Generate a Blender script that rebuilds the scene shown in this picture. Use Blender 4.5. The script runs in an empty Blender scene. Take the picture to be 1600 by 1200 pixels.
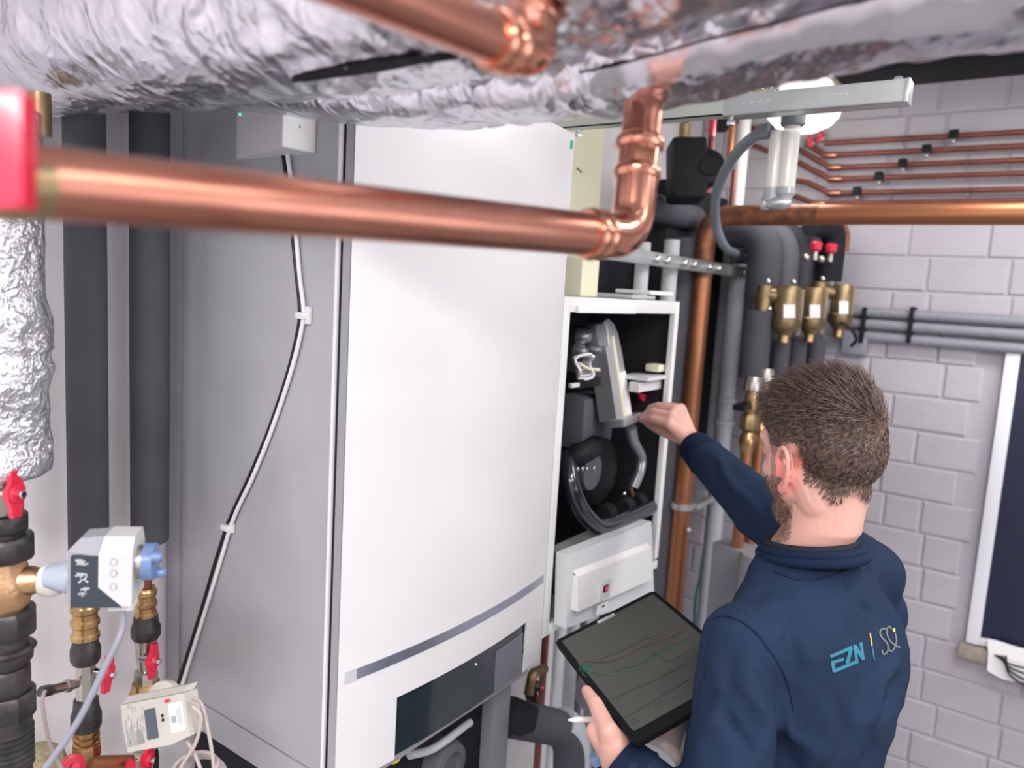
import bpy, bmesh, math, random
import numpy as np
from mathutils import Vector as V, Matrix, noise
from mathutils.bvhtree import BVHTree
random.seed(4); RNG = np.random.default_rng(4)
S = bpy.context.scene
COL = S.collection
PI = math.pi
# ------------------------------------------------------------------ camera (z up, back wall = +Y, block wall = +X)
FPX, CAMZ = 1192.0, 1.93
_az, _pt, _ro = math.radians(54.9), math.radians(7.2), math.radians(3.4)
CF = V((math.sin(_az)*math.cos(_pt), math.cos(_az)*math.cos(_pt), -math.sin(_pt)))
_r0 = V((math.cos(_az), -math.sin(_az), 0)); _u0 = _r0.cross(CF)
CR = _r0*math.cos(_ro) + _u0*math.sin(_ro); CU = _u0*math.cos(_ro) - _r0*math.sin(_ro)
CP = V((0, 0, CAMZ))
cd = bpy.data.cameras.new('camera'); cam = bpy.data.objects.new('camera', cd); COL.objects.link(cam)
cd.sensor_width = 36; cd.lens = 36*FPX/1600; cd.clip_start = .02
cam.matrix_world = Matrix(((CR.x, CU.x, -CF.x, CP.x), (CR.y, CU.y, -CF.y, CP.y), (CR.z, CU.z, -CF.z, CP.z), (0, 0, 0, 1)))
cd.dof.use_dof = True; cd.dof.focus_distance = 1.22; cd.dof.aperture_fstop = 3.4
S.camera = cam
# ------------------------------------------------------------------ light and exposure
S.view_settings.view_transform = 'Standard'; S.view_settings.look = 'None'
S.view_settings.gamma = 1; S.view_settings.use_curve_mapping = False
S.view_settings.exposure = -0.45
w = bpy.data.worlds.new('world'); S.world = w; w.use_nodes = True
w.node_tree.nodes['Background'].inputs[0].default_value = (.85, .9, 1, 1)
w.node_tree.nodes['Background'].inputs[1].default_value = .6
def area(name, loc, size, power, col=(1, .97, .95), rot=(0, 0, 0)):
    l = bpy.data.lights.new(name, 'AREA'); l.shape = 'RECTANGLE'; l.size, l.size_y = size; l.energy = power; l.color = col
    o = bpy.data.objects.new(name, l); o.location = loc; o.rotation_euler = rot; COL.objects.link(o); return o
ADDED_LAMPS = [(.5, -.95, 2.655, 1.5, .3, 26), (2.35, -.45, 2.655, .3, 1.3, 19), (-.8, -.2, 2.655, .3, 1.3, 74), (1.15, -.30, 2.66, .9, .2, 15)]  # unseen ceiling lamps, added to light the room evenly
for i, (x, y, z, sx, sy, p) in enumerate(ADDED_LAMPS): area('added_lamp_light', (x, y, z), (sx, sy), p)
area('front_wall_fill', (1.2, -2.4, 1.6), (1.8, 1.3), 24, (.88, .93, 1), (math.radians(90), 0, 0))  # added fill light at the front wall, no window stands there
pl = bpy.data.lights.new('round_lamp_light', 'POINT'); pl.energy = 5; pl.shadow_soft_size = .12; pl.color = (1, .98, .95)
po = bpy.data.objects.new('round_lamp_light', pl); COL.objects.link(po)

def ray(px, py): return CF + CR*((px-800)/FPX) + CU*((600-py)/FPX)
def U(px, py, x=None, y=None, z=None, d=None):
    v = ray(px, py)
    t = d if d is not None else (x/v.x if x is not None else (y/v.y if y is not None else (z-CAMZ)/v.z))
    return CP + v*t
# ------------------------------------------------------------------ materials
MAT = {}
def mat(name, col, rough=.5, metal=0., bump=0., bscale=60., vary=0., vscale=8., emit=0., coat=0., sub=0., alpha=1., trans=0., stretch=None, col2=None, kind='noise', spec=None):
    m = bpy.data.materials.new(name); m.use_nodes = True; n = m.node_tree.nodes; l = m.node_tree.links
    b = n['Principled BSDF']
    b.inputs['Base Color'].default_value = (*col, 1); b.inputs['Roughness'].default_value = rough; b.inputs['Metallic'].default_value = metal
    if spec is not None: b.inputs['Specular IOR Level'].default_value = spec
    if coat: b.inputs['Coat Weight'].default_value = coat; b.inputs['Coat Roughness'].default_value = .08
    if sub: b.inputs['Subsurface Weight'].default_value = sub; b.inputs['Subsurface Radius'].default_value = (.012, .005, .003); b.inputs['Subsurface Scale'].default_value = .6
    if emit: b.inputs['Emission Color'].default_value = (*col, 1); b.inputs['Emission Strength'].default_value = emit
    if trans: b.inputs['Transmission Weight'].default_value = trans
    if alpha < 1: b.inputs['Alpha'].default_value = alpha
    tc = n.new('ShaderNodeTexCoord'); src = tc.outputs['Object']
    if stretch:
        mp = n.new('ShaderNodeMapping'); mp.inputs['Scale'].default_value = stretch; l.new(src, mp.inputs[0]); src = mp.outputs[0]
    if vary or col2:
        t = n.new('ShaderNodeTexNoise'); t.inputs['Scale'].default_value = vscale; t.inputs['Detail'].default_value = 5; l.new(src, t.inputs['Vector'])
        r = n.new('ShaderNodeValToRGB'); l.new(t.outputs['Fac'], r.inputs[0])
        c2 = col2 or tuple(max(0, c*(1-vary)) for c in col); c1 = col if col2 else tuple(min(1, c*(1+vary*.6)) for c in col)
        r.color_ramp.elements[0].position = .35; r.color_ramp.elements[1].position = .65
        r.color_ramp.elements[0].color = (*c2, 1); r.color_ramp.elements[1].color = (*c1, 1)
        l.new(r.outputs[0], b.inputs['Base Color'])
    if bump:
        if kind == 'foil':
            dn = n.new('ShaderNodeTexNoise'); dn.inputs['Scale'].default_value = bscale*.6; dn.inputs['Detail'].default_value = 3; l.new(src, dn.inputs['Vector'])
            mx = n.new('ShaderNodeVectorMath'); mx.operation = 'MULTIPLY_ADD'; mx.inputs[1].default_value = (.06, .06, .06)
            l.new(dn.outputs['Color'], mx.inputs[0]); l.new(src, mx.inputs[2])
            t = n.new('ShaderNodeTexVoronoi'); t.feature = 'F1'; t.inputs['Scale'].default_value = bscale; l.new(mx.outputs[0], t.inputs['Vector'])
            t2 = n.new('ShaderNodeTexVoronoi'); t2.feature = 'F1'; t2.inputs['Scale'].default_value = bscale*3.1; l.new(mx.outputs[0], t2.inputs['Vector'])
            ad = n.new('ShaderNodeMath'); ad.operation = 'MULTIPLY_ADD'; ad.inputs[1].default_value = .35
            l.new(t2.outputs['Distance'], ad.inputs[0]); l.new(t.outputs['Distance'], ad.inputs[2]); hs = ad.outputs[0]
        else:
            t = n.new('ShaderNodeTexNoise'); t.inputs['Scale'].default_value = bscale; t.inputs['Detail'].default_value = 6; l.new(src, t.inputs['Vector']); hs = t.outputs['Fac']
        bp = n.new('ShaderNodeBump'); bp.inputs['Strength'].default_value = bump; bp.inputs['Distance'].default_value = .01 if kind == 'foil' else .004
        l.new(hs, bp.inputs['Height']); l.new(bp.outputs[0], b.inputs['Normal'])
    MAT[name] = m; return m
mat('plaster', (.80, .77, .80), .85, bump=.35, bscale=25, vary=.06, vscale=4)
mat('ceiling', (.70, .70, .72), .9, bump=.2, bscale=30)
mat('concrete', (.30, .30, .30), .8, bump=.3, bscale=20, vary=.25)
mat('block_paint', (.50, .475, .52), .6, bump=.5, bscale=45, vary=.05, vscale=3)
mat('mortar', (.49, .47, .51), .8, bump=.5, bscale=70)
mat('boiler_white', (.70, .70, .715), .22, coat=.3)
mat('boiler_grey', (.40, .405, .43), .28, vary=.07, vscale=5, bump=.02, bscale=3)
mat('return_grey', (.34, .345, .37), .35)
mat('highlight_white', (.85, .85, .87), .3)
mat('gap_black', (.02, .02, .022), .7, spec=.12)
mat('stripe', (.42, .45, .55), .2, metal=.75)
mat('flap', (.018, .026, .034), .12, coat=.5)
mat('flap_grey', (.13, .14, .17), .25)
mat('foil', (.68, .67, .72), .25, metal=1, bump=.55, bscale=22, kind='foil')
mat('foil_tape', (.60, .59, .63), .22, metal=1, bump=.2, bscale=14, kind='foil')
mat('foil_fine', (.80, .80, .84), .28, metal=1, bump=.5, bscale=55, kind='foil')
mat('copper', (.64, .29, .205), .31, metal=1, vary=.22, vscale=9, stretch=(.5, 3, 3), bump=.04, bscale=14, col2=(.42, .165, .115))
mat('copper_fit', (.74, .34, .23), .17, metal=1, vary=.12, vscale=25)
mat('copper_old', (.40, .18, .095), .40, metal=.75, vary=.35, vscale=9, col2=(.44, .17, .08))
mat('copper_burnt', (.16, .07, .05), .5, metal=.6, vary=.6, vscale=25, col2=(.42, .17, .08))
mat('copper_red', (.24, .075, .055), .45, metal=.45, vary=.2)
mat('lagging', (.085, .085, .10), .75, bump=.15, bscale=200, vary=.1, spec=.12)
mat('lagging_mid', (.13, .13, .15), .7, bump=.15, bscale=150, spec=.12)
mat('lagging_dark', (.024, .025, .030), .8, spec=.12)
mat('iron', (.10, .095, .10), .42, metal=.7, bump=.25, bscale=120, vary=.3, vscale=30, col2=(.05, .048, .05))
mat('brass', (.72, .48, .22), .28, metal=1, bump=.12, bscale=90, vary=.35, vscale=25, col2=(.42, .24, .11))
mat('bronze', (.70, .43, .24), .34, metal=.95, bump=.3, bscale=120, vary=.2, vscale=14)
mat('brass_dull', (.33, .24, .13), .4, metal=.85, vary=.25, vscale=20)
mat('nickel', (.55, .52, .47), .28, metal=1, bump=.1, bscale=90, vary=.2, vscale=40)
mat('chrome', (.75, .76, .78), .16, metal=1)
mat('zinc', (.56, .59, .59), .34, metal=.7, bump=.05, bscale=60, vary=.08)
mat('zinc_pale', (.66, .70, .64), .38, metal=.6)
mat('red', (.72, .02, .06), .35, coat=.2)
mat('red_dull', (.55, .02, .05), .45)
mat('white_plastic', (.80, .80, .79), .4)
mat('meter', (.54, .51, .47), .45)
mat('off_white', (.68, .69, .71), .4)
mat('light_grey', (.50, .51, .54), .4)
mat('cover_white', (.60, .60, .61), .4)
mat('actuator_grey', (.36, .36, .40), .4)
mat('actuator_blue', (.40, .45, .54), .4)
mat('slate', (.032, .044, .062), .5)
mat('blue_plastic', (.15, .23, .44), .35)
mat('lcd', (.07, .09, .12), .2)
mat('cable_white', (.80, .80, .82), .35)
mat('cable_pink', (.46, .39, .37), .45)
mat('cable_grey', (.27, .28, .33), .4)
mat('cable_black', (.012, .012, .014), .45)
mat('pvc', (.52, .55, .60), .35)
mat('pvc_light', (.58, .60, .62), .4)
mat('pvc_dark', (.16, .18, .20), .4)
mat('conduit', (.26, .27, .31), .45)
mat('hose', (.18, .22, .26), .4)
mat('clear', (.88, .86, .80), .18, alpha=.72, coat=.4)
mat('clear_grey', (.42, .45, .48), .15, alpha=.85, coat=.4)
mat('black', (.012, .012, .014), .4, spec=.12)
mat('black_soft', (.016, .017, .020), .55, spec=.12)
mat('black_gloss', (.02, .024, .032), .15, coat=.6)
mat('dark_metal', (.17, .175, .20), .35, metal=.6, bump=.3, bscale=30)
mat('alu', (.46, .47, .50), .3, metal=.8)
mat('cream', (.80, .78, .58), .5)
mat('pale_yellow', (.80, .77, .56), .55)
mat('yellow', (.85, .55, .03), .4)
mat('green', (.0, .42, .30), .4)
mat('green_lamp', (.05, .9, .45), .4, emit=2)
mat('red_lamp', (.8, .02, .10), .4, emit=.6)
mat('lamp', (1, .98, .95), .5, emit=1.0)
mat('tablet_black', (.004, .004, .005), .55, spec=.12)
mat('alu_light', (.62, .63, .66), .3, metal=.7)
mat('skin_pink', (.62, .50, .47), .4)
mat('added_lamp_glow', (1, .98, .96), .5, emit=5)
mat('paper', (.85, .85, .87), .7)
mat('grey_print', (.35, .35, .36), .7)
mat('dark_print', (.10, .10, .12), .7)
mat('navy_pane', (.012, .016, .045), .25)
mat('frame_white', (.85, .86, .92), .35)
mat('wood', (.38, .33, .28), .6, vary=.2, vscale=20, stretch=(1, 6, 6))
mat('bin', (.26, .26, .28), .5)
mat('rock_wool', (.42, .36, .22), .95, bump=1, bscale=120, vary=.3, vscale=60)
mat('skin', (.66, .365, .30), .5, sub=.12, bump=.06, bscale=160, vary=.06, vscale=18)
mat('ear_skin', (.80, .36, .31), .5, sub=.15)
mat('hair', (.20, .132, .102), .36, vary=.5, vscale=170, col2=(.040, .025, .018))
mat('beard', (.13, .07, .045), .6)
mat('navy', (.0155, .0285, .062), .85, bump=.35, bscale=700, vary=.18, vscale=5, spec=.12)
mat('navy_rib', (.009, .018, .046), .85, bump=.4, bscale=900, spec=.12)
mat('tee', (.018, .022, .032), .8, bump=.2, bscale=500, spec=.12)
mat('seam_navy', (.012, .022, .055), .85, spec=.12)
mat('trousers', (.02, .022, .03), .8)
mat('logo_teal', (.018, .16, .235), .7); mat('logo_olive', (.13, .145, .13), .7); mat('logo_orange', (.75, .42, .12), .6)
mat('screen', (.052, .054, .049), .4, spec=.25)
mat('chart_green', (.01, .14, .08), .5); mat('chart_dark', (.03, .03, .03), .5); mat('chart_red', (.13, .035, .03), .5)
mat('pen', (.75, .75, .76), .3)
# skin: stubble colour from an attribute
m = MAT['skin']; n = m.node_tree.nodes; l = m.node_tree.links; b = n['Principled BSDF']
at = n.new('ShaderNodeAttribute'); at.attribute_name = 'stubble'
mx = n.new('ShaderNodeMix'); mx.data_type = 'RGBA'; old = b.inputs['Base Color'].links[0].from_socket
l.new(old, mx.inputs[6]); mx.inputs[7].default_value = (.13, .075, .055, 1)
at2 = n.new('ShaderNodeAttribute'); at2.attribute_name = 'flush'; m2_ = n.new('ShaderNodeMix'); m2_.data_type = 'RGBA'
l.new(at2.outputs['Fac'], m2_.inputs[0]); l.new(old, m2_.inputs[6]); m2_.inputs[7].default_value = (.78, .25, .22, 1); l.new(m2_.outputs[2], mx.inputs[6])
l.new(at.outputs['Fac'], mx.inputs[0]); l.new(mx.outputs[2], b.inputs['Base Color'])
# ------------------------------------------------------------------ object helpers
ORG = {}
def setp(o, label=None, cat=None, group=None, kind=None):
    if label: o['label'] = label
    if cat: o['category'] = cat
    if group: o['group'] = group
    if kind: o['kind'] = kind
    return o
def thing(name, loc, label, cat, group=None):
    o = bpy.data.objects.new(name, None); o.location = loc; o.empty_display_size = .05; COL.objects.link(o); ORG[o.name] = V(loc)
    return setp(o, label, cat, group)
def frame(d, up=None):
    d = V(d).normalized(); a = V(up) if up is not None else (V((0, 0, 1)) if abs(d.z) < .9 else V((1, 0, 0)))
    s = a.cross(d).normalized(); return s, d.cross(s).normalized(), d
class M:
    def __init__(s): s.v = []; s.f = []
    def add(s, vs, fs):
        k = len(s.v); s.v += [V(p) for p in vs]; s.f += [tuple(i+k for i in f) for f in fs]; return s
    def box(s, a, b, bev=0.):
        a, b = V(a), V(b); lo = V((min(a.x, b.x), min(a.y, b.y), min(a.z, b.z))); hi = V((max(a.x, b.x), max(a.y, b.y), max(a.z, b.z)))
        return s.obox((lo+hi)/2, (hi-lo), (1, 0, 0), (0, 1, 0), bev)
    def obox(s, c, size, ax, ay, bev=0.):
        ax = V(ax).normalized(); ay = V(ay); ay = (ay-ax*ay.dot(ax)).normalized(); az = ax.cross(ay)
        h = V(size)/2; bev = min(bev, h.x*.45, h.y*.45, h.z*.45) if bev else 0
        bm = bmesh.new(); bmesh.ops.create_cube(bm, size=1)
        for q in bm.verts: q.co = V((q.co.x*2*h.x, q.co.y*2*h.y, q.co.z*2*h.z))
        if bev: bmesh.ops.bevel(bm, geom=bm.edges[:], offset=bev, segments=2, profile=.6, affect='EDGES')
        bm.verts.index_update(); c = V(c)
        s.add([c+ax*q.co.x+ay*q.co.y+az*q.co.z for q in bm.verts], [tuple(q.index for q in f.verts) for f in bm.faces]); bm.free(); return s
    def tube(s, pts, r, n=16, caps=True):
        pts = [V(p) for p in pts]; N = len(pts); rs = r if isinstance(r, (list, tuple)) else [r]*N
        T = [(pts[min(i+1, N-1)]-pts[max(i-1, 0)]).normalized() for i in range(N)]
        for i in range(N):
            if T[i].length < .5: T[i] = T[i-1]
        a, _, _ = frame(T[0]); vs = []
        for i in range(N):
            a = (a-T[i]*a.dot(T[i])).normalized(); bb = T[i].cross(a)
            vs += [pts[i]+(a*math.cos(2*PI*k/n)+bb*math.sin(2*PI*k/n))*rs[i] for k in range(n)]
        fs = [(i*n+k, i*n+(k+1) % n, (i+1)*n+(k+1) % n, (i+1)*n+k) for i in range(N-1) for k in range(n)]
        if caps: fs += [tuple(range(n-1, -1, -1)), tuple((N-1)*n+k for k in range(n))]
        return s.add(vs, fs)
    def lathe(s, o, d, prof, n=24, ph=0., sx=1., up=None):
        a, b, d = frame(d, up); o = V(o); vs = []
        for t, r in prof: vs += [o+d*t+(a*math.cos(2*PI*k/n+ph)*sx+b*math.sin(2*PI*k/n+ph))*r for k in range(n)]
        N = len(prof); fs = [(i*n+k, i*n+(k+1) % n, (i+1)*n+(k+1) % n, (i+1)*n+k) for i in range(N-1) for k in range(n)]
        fs += [tuple(range(n-1, -1, -1)), tuple((N-1)*n+k for k in range(n))]
        return s.add(vs, fs)
    def hexn(s, o, d, t0, t1, r, n=6):
        c = (t1-t0)*.18; return s.lathe(o, d, [(t0, r*.9), (t0+c, r), (t1-c, r), (t1, r*.9)], n)
    def ball(s, c, r, ax=(1, 0, 0), ay=(0, 1, 0), n=16, m=10):
        r = V(r) if not isinstance(r, (int, float)) else V((r, r, r)); ax = V(ax).normalized(); ay = V(ay); ay = (ay-ax*ay.dot(ax)).normalized(); az = ax.cross(ay); c = V(c)
        vs = [c+az*r.z]
        for i in range(1, m):
            t = PI*i/m
            vs += [c+(ax*r.x*math.cos(2*PI*k/n)+ay*r.y*math.sin(2*PI*k/n))*math.sin(t)+az*r.z*math.cos(t) for k in range(n)]
        vs.append(c-az*r.z); L = len(vs)-1
        fs = [(0, 1+k, 1+(k+1) % n) for k in range(n)]
        for i in range(m-2): fs += [(1+i*n+k, 1+(i+1)*n+k, 1+(i+1)*n+(k+1) % n, 1+i*n+(k+1) % n) for k in range(n)]
        fs += [(L, 1+(m-2)*n+(k+1) % n, 1+(m-2)*n+k) for k in range(n)]
        return s.add(vs, fs)
    def cap(s, a, b, ra, rb, n=14):
        a, b = V(a), V(b); d = b-a; L = d.length; k = 5
        prof = [(-ra*math.cos(PI/2*i/k), max(1e-4, ra*math.sin(PI/2*i/k))) for i in range(k+1)] + [(L+rb*math.sin(PI/2*i/k), max(1e-4, rb*math.cos(PI/2*i/k))) for i in range(k+1)]
        return s.lathe(a, d, prof, n)
    def prism(s, poly, d):
        poly = [V(p) for p in poly]; d = V(d); n = len(poly)
        return s.add(poly+[p+d for p in poly], [tuple(range(n)), tuple(range(2*n-1, n-1, -1))]+[(i, (i+1) % n, n+(i+1) % n, n+i) for i in range(n)])
    def loft(s, rings):     # rings: (centre, a-vector, b-vector)
        n = 28; vs = []
        for c, a, b in rings: vs += [V(c)+V(a)*math.cos(2*PI*k/n)+V(b)*math.sin(2*PI*k/n) for k in range(n)]
        N = len(rings); fs = [(i*n+k, i*n+(k+1) % n, (i+1)*n+(k+1) % n, (i+1)*n+k) for i in range(N-1) for k in range(n)]
        return s.add(vs, fs+[tuple(range(n-1, -1, -1)), tuple((N-1)*n+k for k in range(n))])
    def obj(s, name, m, parent=None, label=None, cat=None, group=None, kind=None, flat=False, ang=38):
        me = bpy.data.meshes.new(name)
        if parent is not None: org = ORG[parent.name]
        else:
            xs = [p.x for p in s.v]; ys = [p.y for p in s.v]; org = V(((min(xs)+max(xs))/2, (min(ys)+max(ys))/2, min(p.z for p in s.v)))
        me.from_pydata([p-org for p in s.v], [], s.f); me.validate()
        bm = bmesh.new(); bm.from_mesh(me); bmesh.ops.recalc_face_normals(bm, faces=bm.faces[:]); bm.to_mesh(me); bm.free()
        if not flat:
            me.shade_smooth(); me.set_sharp_from_angle(angle=math.radians(ang))
        me.materials.append(MAT[m])
        o = bpy.data.objects.new(name, me); COL.objects.link(o); ORG[o.name] = org
        if parent is not None: o.parent = parent
        else: o.location = org
        return setp(o, label, cat, group, kind)
def fillet(pts, rad, n=8):
    pts = [V(p) for p in pts]; out = [pts[0]]
    for i in range(1, len(pts)-1):
        a, b, c = pts[i-1], pts[i], pts[i+1]; u = (a-b); w_ = (c-b); ang = u.angle(w_)
        if ang > 3.1: out.append(b); continue
        t = min(rad/math.tan(ang/2), u.length*.49, w_.length*.49); p0 = b+u.normalized()*t; p2 = b+w_.normalized()*t
        for k in range(n+1):
            s_ = k/n; out.append(p0*(1-s_)**2+b*2*s_*(1-s_)+p2*s_*s_)
    out.append(pts[-1]); return out
def spline(pts, n=8):
    pts = [V(p) for p in pts]; out = []
    P_ = [pts[0]*2-pts[1]]+pts+[pts[-1]*2-pts[-2]]
    for i in range(1, len(P_)-2):
        for k in range(n):
            t = k/n; a, b, c, d = P_[i-1:i+3]
            out.append(.5*((2*b)+(c-a)*t+(2*a-5*b+4*c-d)*t*t+(3*b-a-3*c+d)*t**3))
    return out+[pts[-1]]
def struct(name, M_, m, parent=None, **k): return M_.obj(name, m, parent, kind=None if parent else 'structure', flat=True, **k)
X, Y, Z = V((1, 0, 0)), V((0, 1, 0)), V((0, 0, 1))
# ------------------------------------------------------------------ room
RX0, RX1, RY0, RY1, RH = -1.7, 3.10, -2.6, 1.29, 2.75
struct('floor', M().box((RX0-.1, RY0-.1, -.1), (RX1+.1, RY1+.1, 0)), 'concrete')
struct('ceiling', M().box((RX0-.1, RY0-.1, RH), (RX1+.1, RY1+.1, RH+.1)), 'ceiling')
struct('wall_back', M().box((RX0-.1, RY1, 0), (RX1+.1, RY1+.1, RH)), 'plaster')
struct('wall_left', M().box((RX0-.1, RY0, 0), (RX0, RY1, RH)), 'plaster')
struct('wall_front', M().box((RX0, RY0-.1, 0), (RX1, RY0, RH)), 'plaster')
wr = struct('wall_right', M().box((RX1, RY0, 0), (RX1+.1, RY1, RH)), 'mortar')
WY0, WY1, WZ0, WZ1 = -.95, .085, .80, 1.815      # window opening in the block wall
BR = {}
for L in (.085, .115, .16, .195, .24, .30):
    h, t, c = .118, .008, .005; bm_ = M()
    y0, y1, z0, z1 = -L/2, L/2, -h/2, h/2
    bm_.add([(0, y0, z0), (0, y1, z0), (0, y1, z1), (0, y0, z1), (-t*.5, y0, z0), (-t*.5, y1, z0), (-t*.5, y1, z1), (-t*.5, y0, z1), (-t, y0+c, z0+c), (-t, y1-c, z0+c), (-t, y1-c, z1-c), (-t, y0+c, z1-c)],
            [(4, 5, 1, 0), (5, 6, 2, 1), (6, 7, 3, 2), (7, 4, 0, 3), (8, 9, 5, 4), (9, 10, 6, 5), (10, 11, 7, 6), (11, 8, 4, 7), (11, 10, 9, 8)])
    me = bpy.data.meshes.new('brick'); me.from_pydata([tuple(p) for p in bm_.v], [], bm_.f); me.materials.append(MAT['block_paint']); BR[L] = me
rb = random.Random(11)
wo = ORG[wr.name]
for k in range(22):
    z = .0625+k*.125
    y = 1.285
    blocked = WZ0-.05 < z < WZ1+.06
    yend = (WY1+.055) if blocked else -.30
    if k < 1: yend = .6
    off = rb.choice((.085, .16, .115)); first = True
    while y > yend+.03:
        L = off if first else rb.choice((.24, .24, .195, .115, .115, .16, .24, .30)); first = False
        if y-L < yend:
            c_ = [q for q in BR if q <= y-yend]
            if not c_: break
            L = max(c_)
        o = bpy.data.objects.new('brick', BR[L]); COL.objects.link(o); o.parent = wr
        o.location = V((RX1+.0035*rb.random(), y-L/2, z+.0015*rb.uniform(-1, 1)))-wo; o.rotation_euler = (rb.uniform(-.006, .006), 0, rb.uniform(-.008, .008))
        y -= L+.006+.003*rb.random()
# window on the block wall
wn = thing('window_1', (RX1, (WY0+WY1)/2, WZ0), None, None); wn['kind'] = 'structure'
M().box((RX1-.012, WY0, WZ0), (RX1-.004, WY1, WZ1)).obj('pane', 'navy_pane', wn, flat=True)
fm = M()
for a, b in (((-.035, WY1, WZ0-.02), (0, WY1+.042, WZ1+.03)), ((-.035, WY0-.042, WZ0-.02), (0, WY0, WZ1+.03)), ((-.035, WY0, WZ1), (0, WY1, WZ1+.03)), ((-.03, WY0, WZ0-.02), (0, WY1, WZ0+.004))):
    fm.box((RX1+a[0], a[1], a[2]), (RX1+b[0], b[1], b[2]), .003)
fm.obj('window_frame', 'frame_white', wn)
M().box((RX1-.075, WY0-.05, WZ0-.065), (RX1, WY1+.058, WZ0-.025), .004).obj('window_sill', 'wood', wn)
# paper and cable lying on the sill
sz = WZ0-.0245
pm = M(); g = 14
ys = [WY1-.02-.34*i/g for i in range(g+1)]
vs = []
for i, yy in enumerate(ys):
    w1 = .006*math.sin(i*1.3)
    vs += [(RX1-.03, yy, sz+.035+w1*.3), (RX1-.085, yy-.01, sz+.008+w1*.4), (RX1-.10+w1, yy-.015, sz-.05-.012*math.sin(i*.9)-.03*i/g)]
pm.add(vs+[(a, b, c+.0015) for a, b, c in vs], [(3*i+j, 3*i+j+1, 3*i+j+4, 3*i+j+3) for i in range(g) for j in range(2)] + [tuple(q+3*(g+1) for q in (3*i+j+3, 3*i+j+4, 3*i+j+1, 3*i+j)) for i in range(g) for j in range(2)])
pm.obj('paper_sheet', 'paper', label='crumpled white paper sheet lying over the wooden window sill', cat='paper')
cm = M()
for j in range(4):
    cm.tube(spline([(RX1-.10-.004*j, WY1-.05-.01*j, sz+.012+.004*j), (RX1-.115, WY1-.10, sz-.012*j), (RX1-.115, WY1-.18, sz-.022*j+.006), (RX1-.105, WY1-.26, sz+.004*j), (RX1-.095, WY1-.34, sz+.02)]), .0035, 8)
cm.obj('cable', 'cable_black', label='dark cable bundled on the white paper at the window sill', cat='cable')

# black cable tray under the ceiling on the right
yb_ = U(1312, 128, x=2.95).y; zb_ = U(1500, 124, x=3.05).z
M().box((2.86, -1.0, zb_+.005), (3.09, yb_, 2.745), .004).obj('cable_tray', 'black_soft', label='black cable tray under the ceiling above the block wall', cat='cable tray')
M().box((2.80, yb_+.005, zb_-.01), (3.05, 1.2, 2.74), .004).obj('ceiling_panel', 'cream', label='pale cream strip under the ceiling behind the metal rail', cat='panel')
# lamps: unseen tube lamps added for fill light, then the round lamp
for i, (x, y, z, sx, sy, p) in enumerate(ADDED_LAMPS):
    t = thing('added_lamp', (x, y, 2.66), 'long tube lamp added for fill light under the ceiling outside the frame, ' + ('above the camera', 'beside the block wall', 'at the left wall', 'over the man')[i], 'lamp')
    M().box((x-sx/2-.02, y-sy/2-.02, 2.70), (x+sx/2+.02, y+sy/2+.02, 2.75), .004).obj('lamp_housing', 'off_white', t)
    M().box((x-sx/2, y-sy/2, 2.668), (x+sx/2, y+sy/2, 2.70), .008).obj('diffuser', 'added_lamp_glow', t)
c = U(1256, 166, x=2.62); po.location = c-Z*.16
t = thing('round_lamp', c, 'round white ceiling lamp glowing behind the metal rail', 'lamp')
M().lathe((c.x, c.y, c.z+.09), -Z, [(0, .06), (.02, .08), (.05, .10), (.085, .120), (.125, .112), (.150, .09), (.168, .05), (.170, .002)], 32).obj('lamp_shade', 'lamp', t)
M().lathe((c.x, c.y, RH), -Z, [(0, .05), (.03, .05), (RH-c.z-.10, .05)], 24).obj('lamp_base', 'off_white', t)
# ------------------------------------------------------------------ foil wrapped ducts under the ceiling
def foil_pipe(axis, R, n=110, amp=.006, seed=0., sq=None, step=.004, lumps=()):
    pts = [V(p) for p in axis]; L = (pts[-1]-pts[0]).length; N = int(L/step); out = M(); vs = []
    sp = spline(pts, 12); seg = [0]
    for i in range(1, len(sp)): seg.append(seg[-1]+(sp[i]-sp[i-1]).length)
    j = 0
    for i in range(N+1):
        s_ = seg[-1]*i/N
        while j < len(seg)-2 and seg[j+1] < s_: j += 1
        f = (s_-seg[j])/max(1e-6, seg[j+1]-seg[j]); c = sp[j].lerp(sp[j+1], f); d = (sp[j+1]-sp[j]).normalized(); a, b, _ = frame(d)
        rr = R(s_/seg[-1]) if callable(R) else R
        for k in range(n):
            th = 2*PI*k/n; e = a*math.cos(th)+b*math.sin(th); r_ = rr
            if sq:
                q = (abs(math.cos(th))**sq+abs(math.sin(th))**sq)**(-1/sq); r_ *= q
            p = c+e*r_; q = p*9+V((seed, 0, 0))
            n1 = noise.noise(q); n2 = 1-abs(noise.noise(p*17+V((seed+n1*2, 5, 0))))*2.4; n3 = abs(noise.noise(p*38+V((n1*3, 0, seed))))-.3
            dd = amp*(1.0*n1+.75*n2*max(0, .5+noise.noise(p*4+V((9, seed, 2))))*1.6+.25*n3)
            for (cc, rd, am) in lumps:
                w_ = max(0, 1-(p-V(cc)).length/rd); dd += am*w_*w_*(1+.6*n2)
            vs.append(p+e*dd)
    fs = [(i*n+k, i*n+(k+1) % n, (i+1)*n+(k+1) % n, (i+1)*n+k) for i in range(N) for k in range(n)]
    fs += [tuple(range(n-1, -1, -1)), tuple(N*n+k for k in range(n))]
    return out.add(vs, fs)
tA = thing('foil_duct', (.5, .4, 2.09), 'large crinkled foil-wrapped duct under the ceiling, nearest the camera', 'duct')
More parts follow.
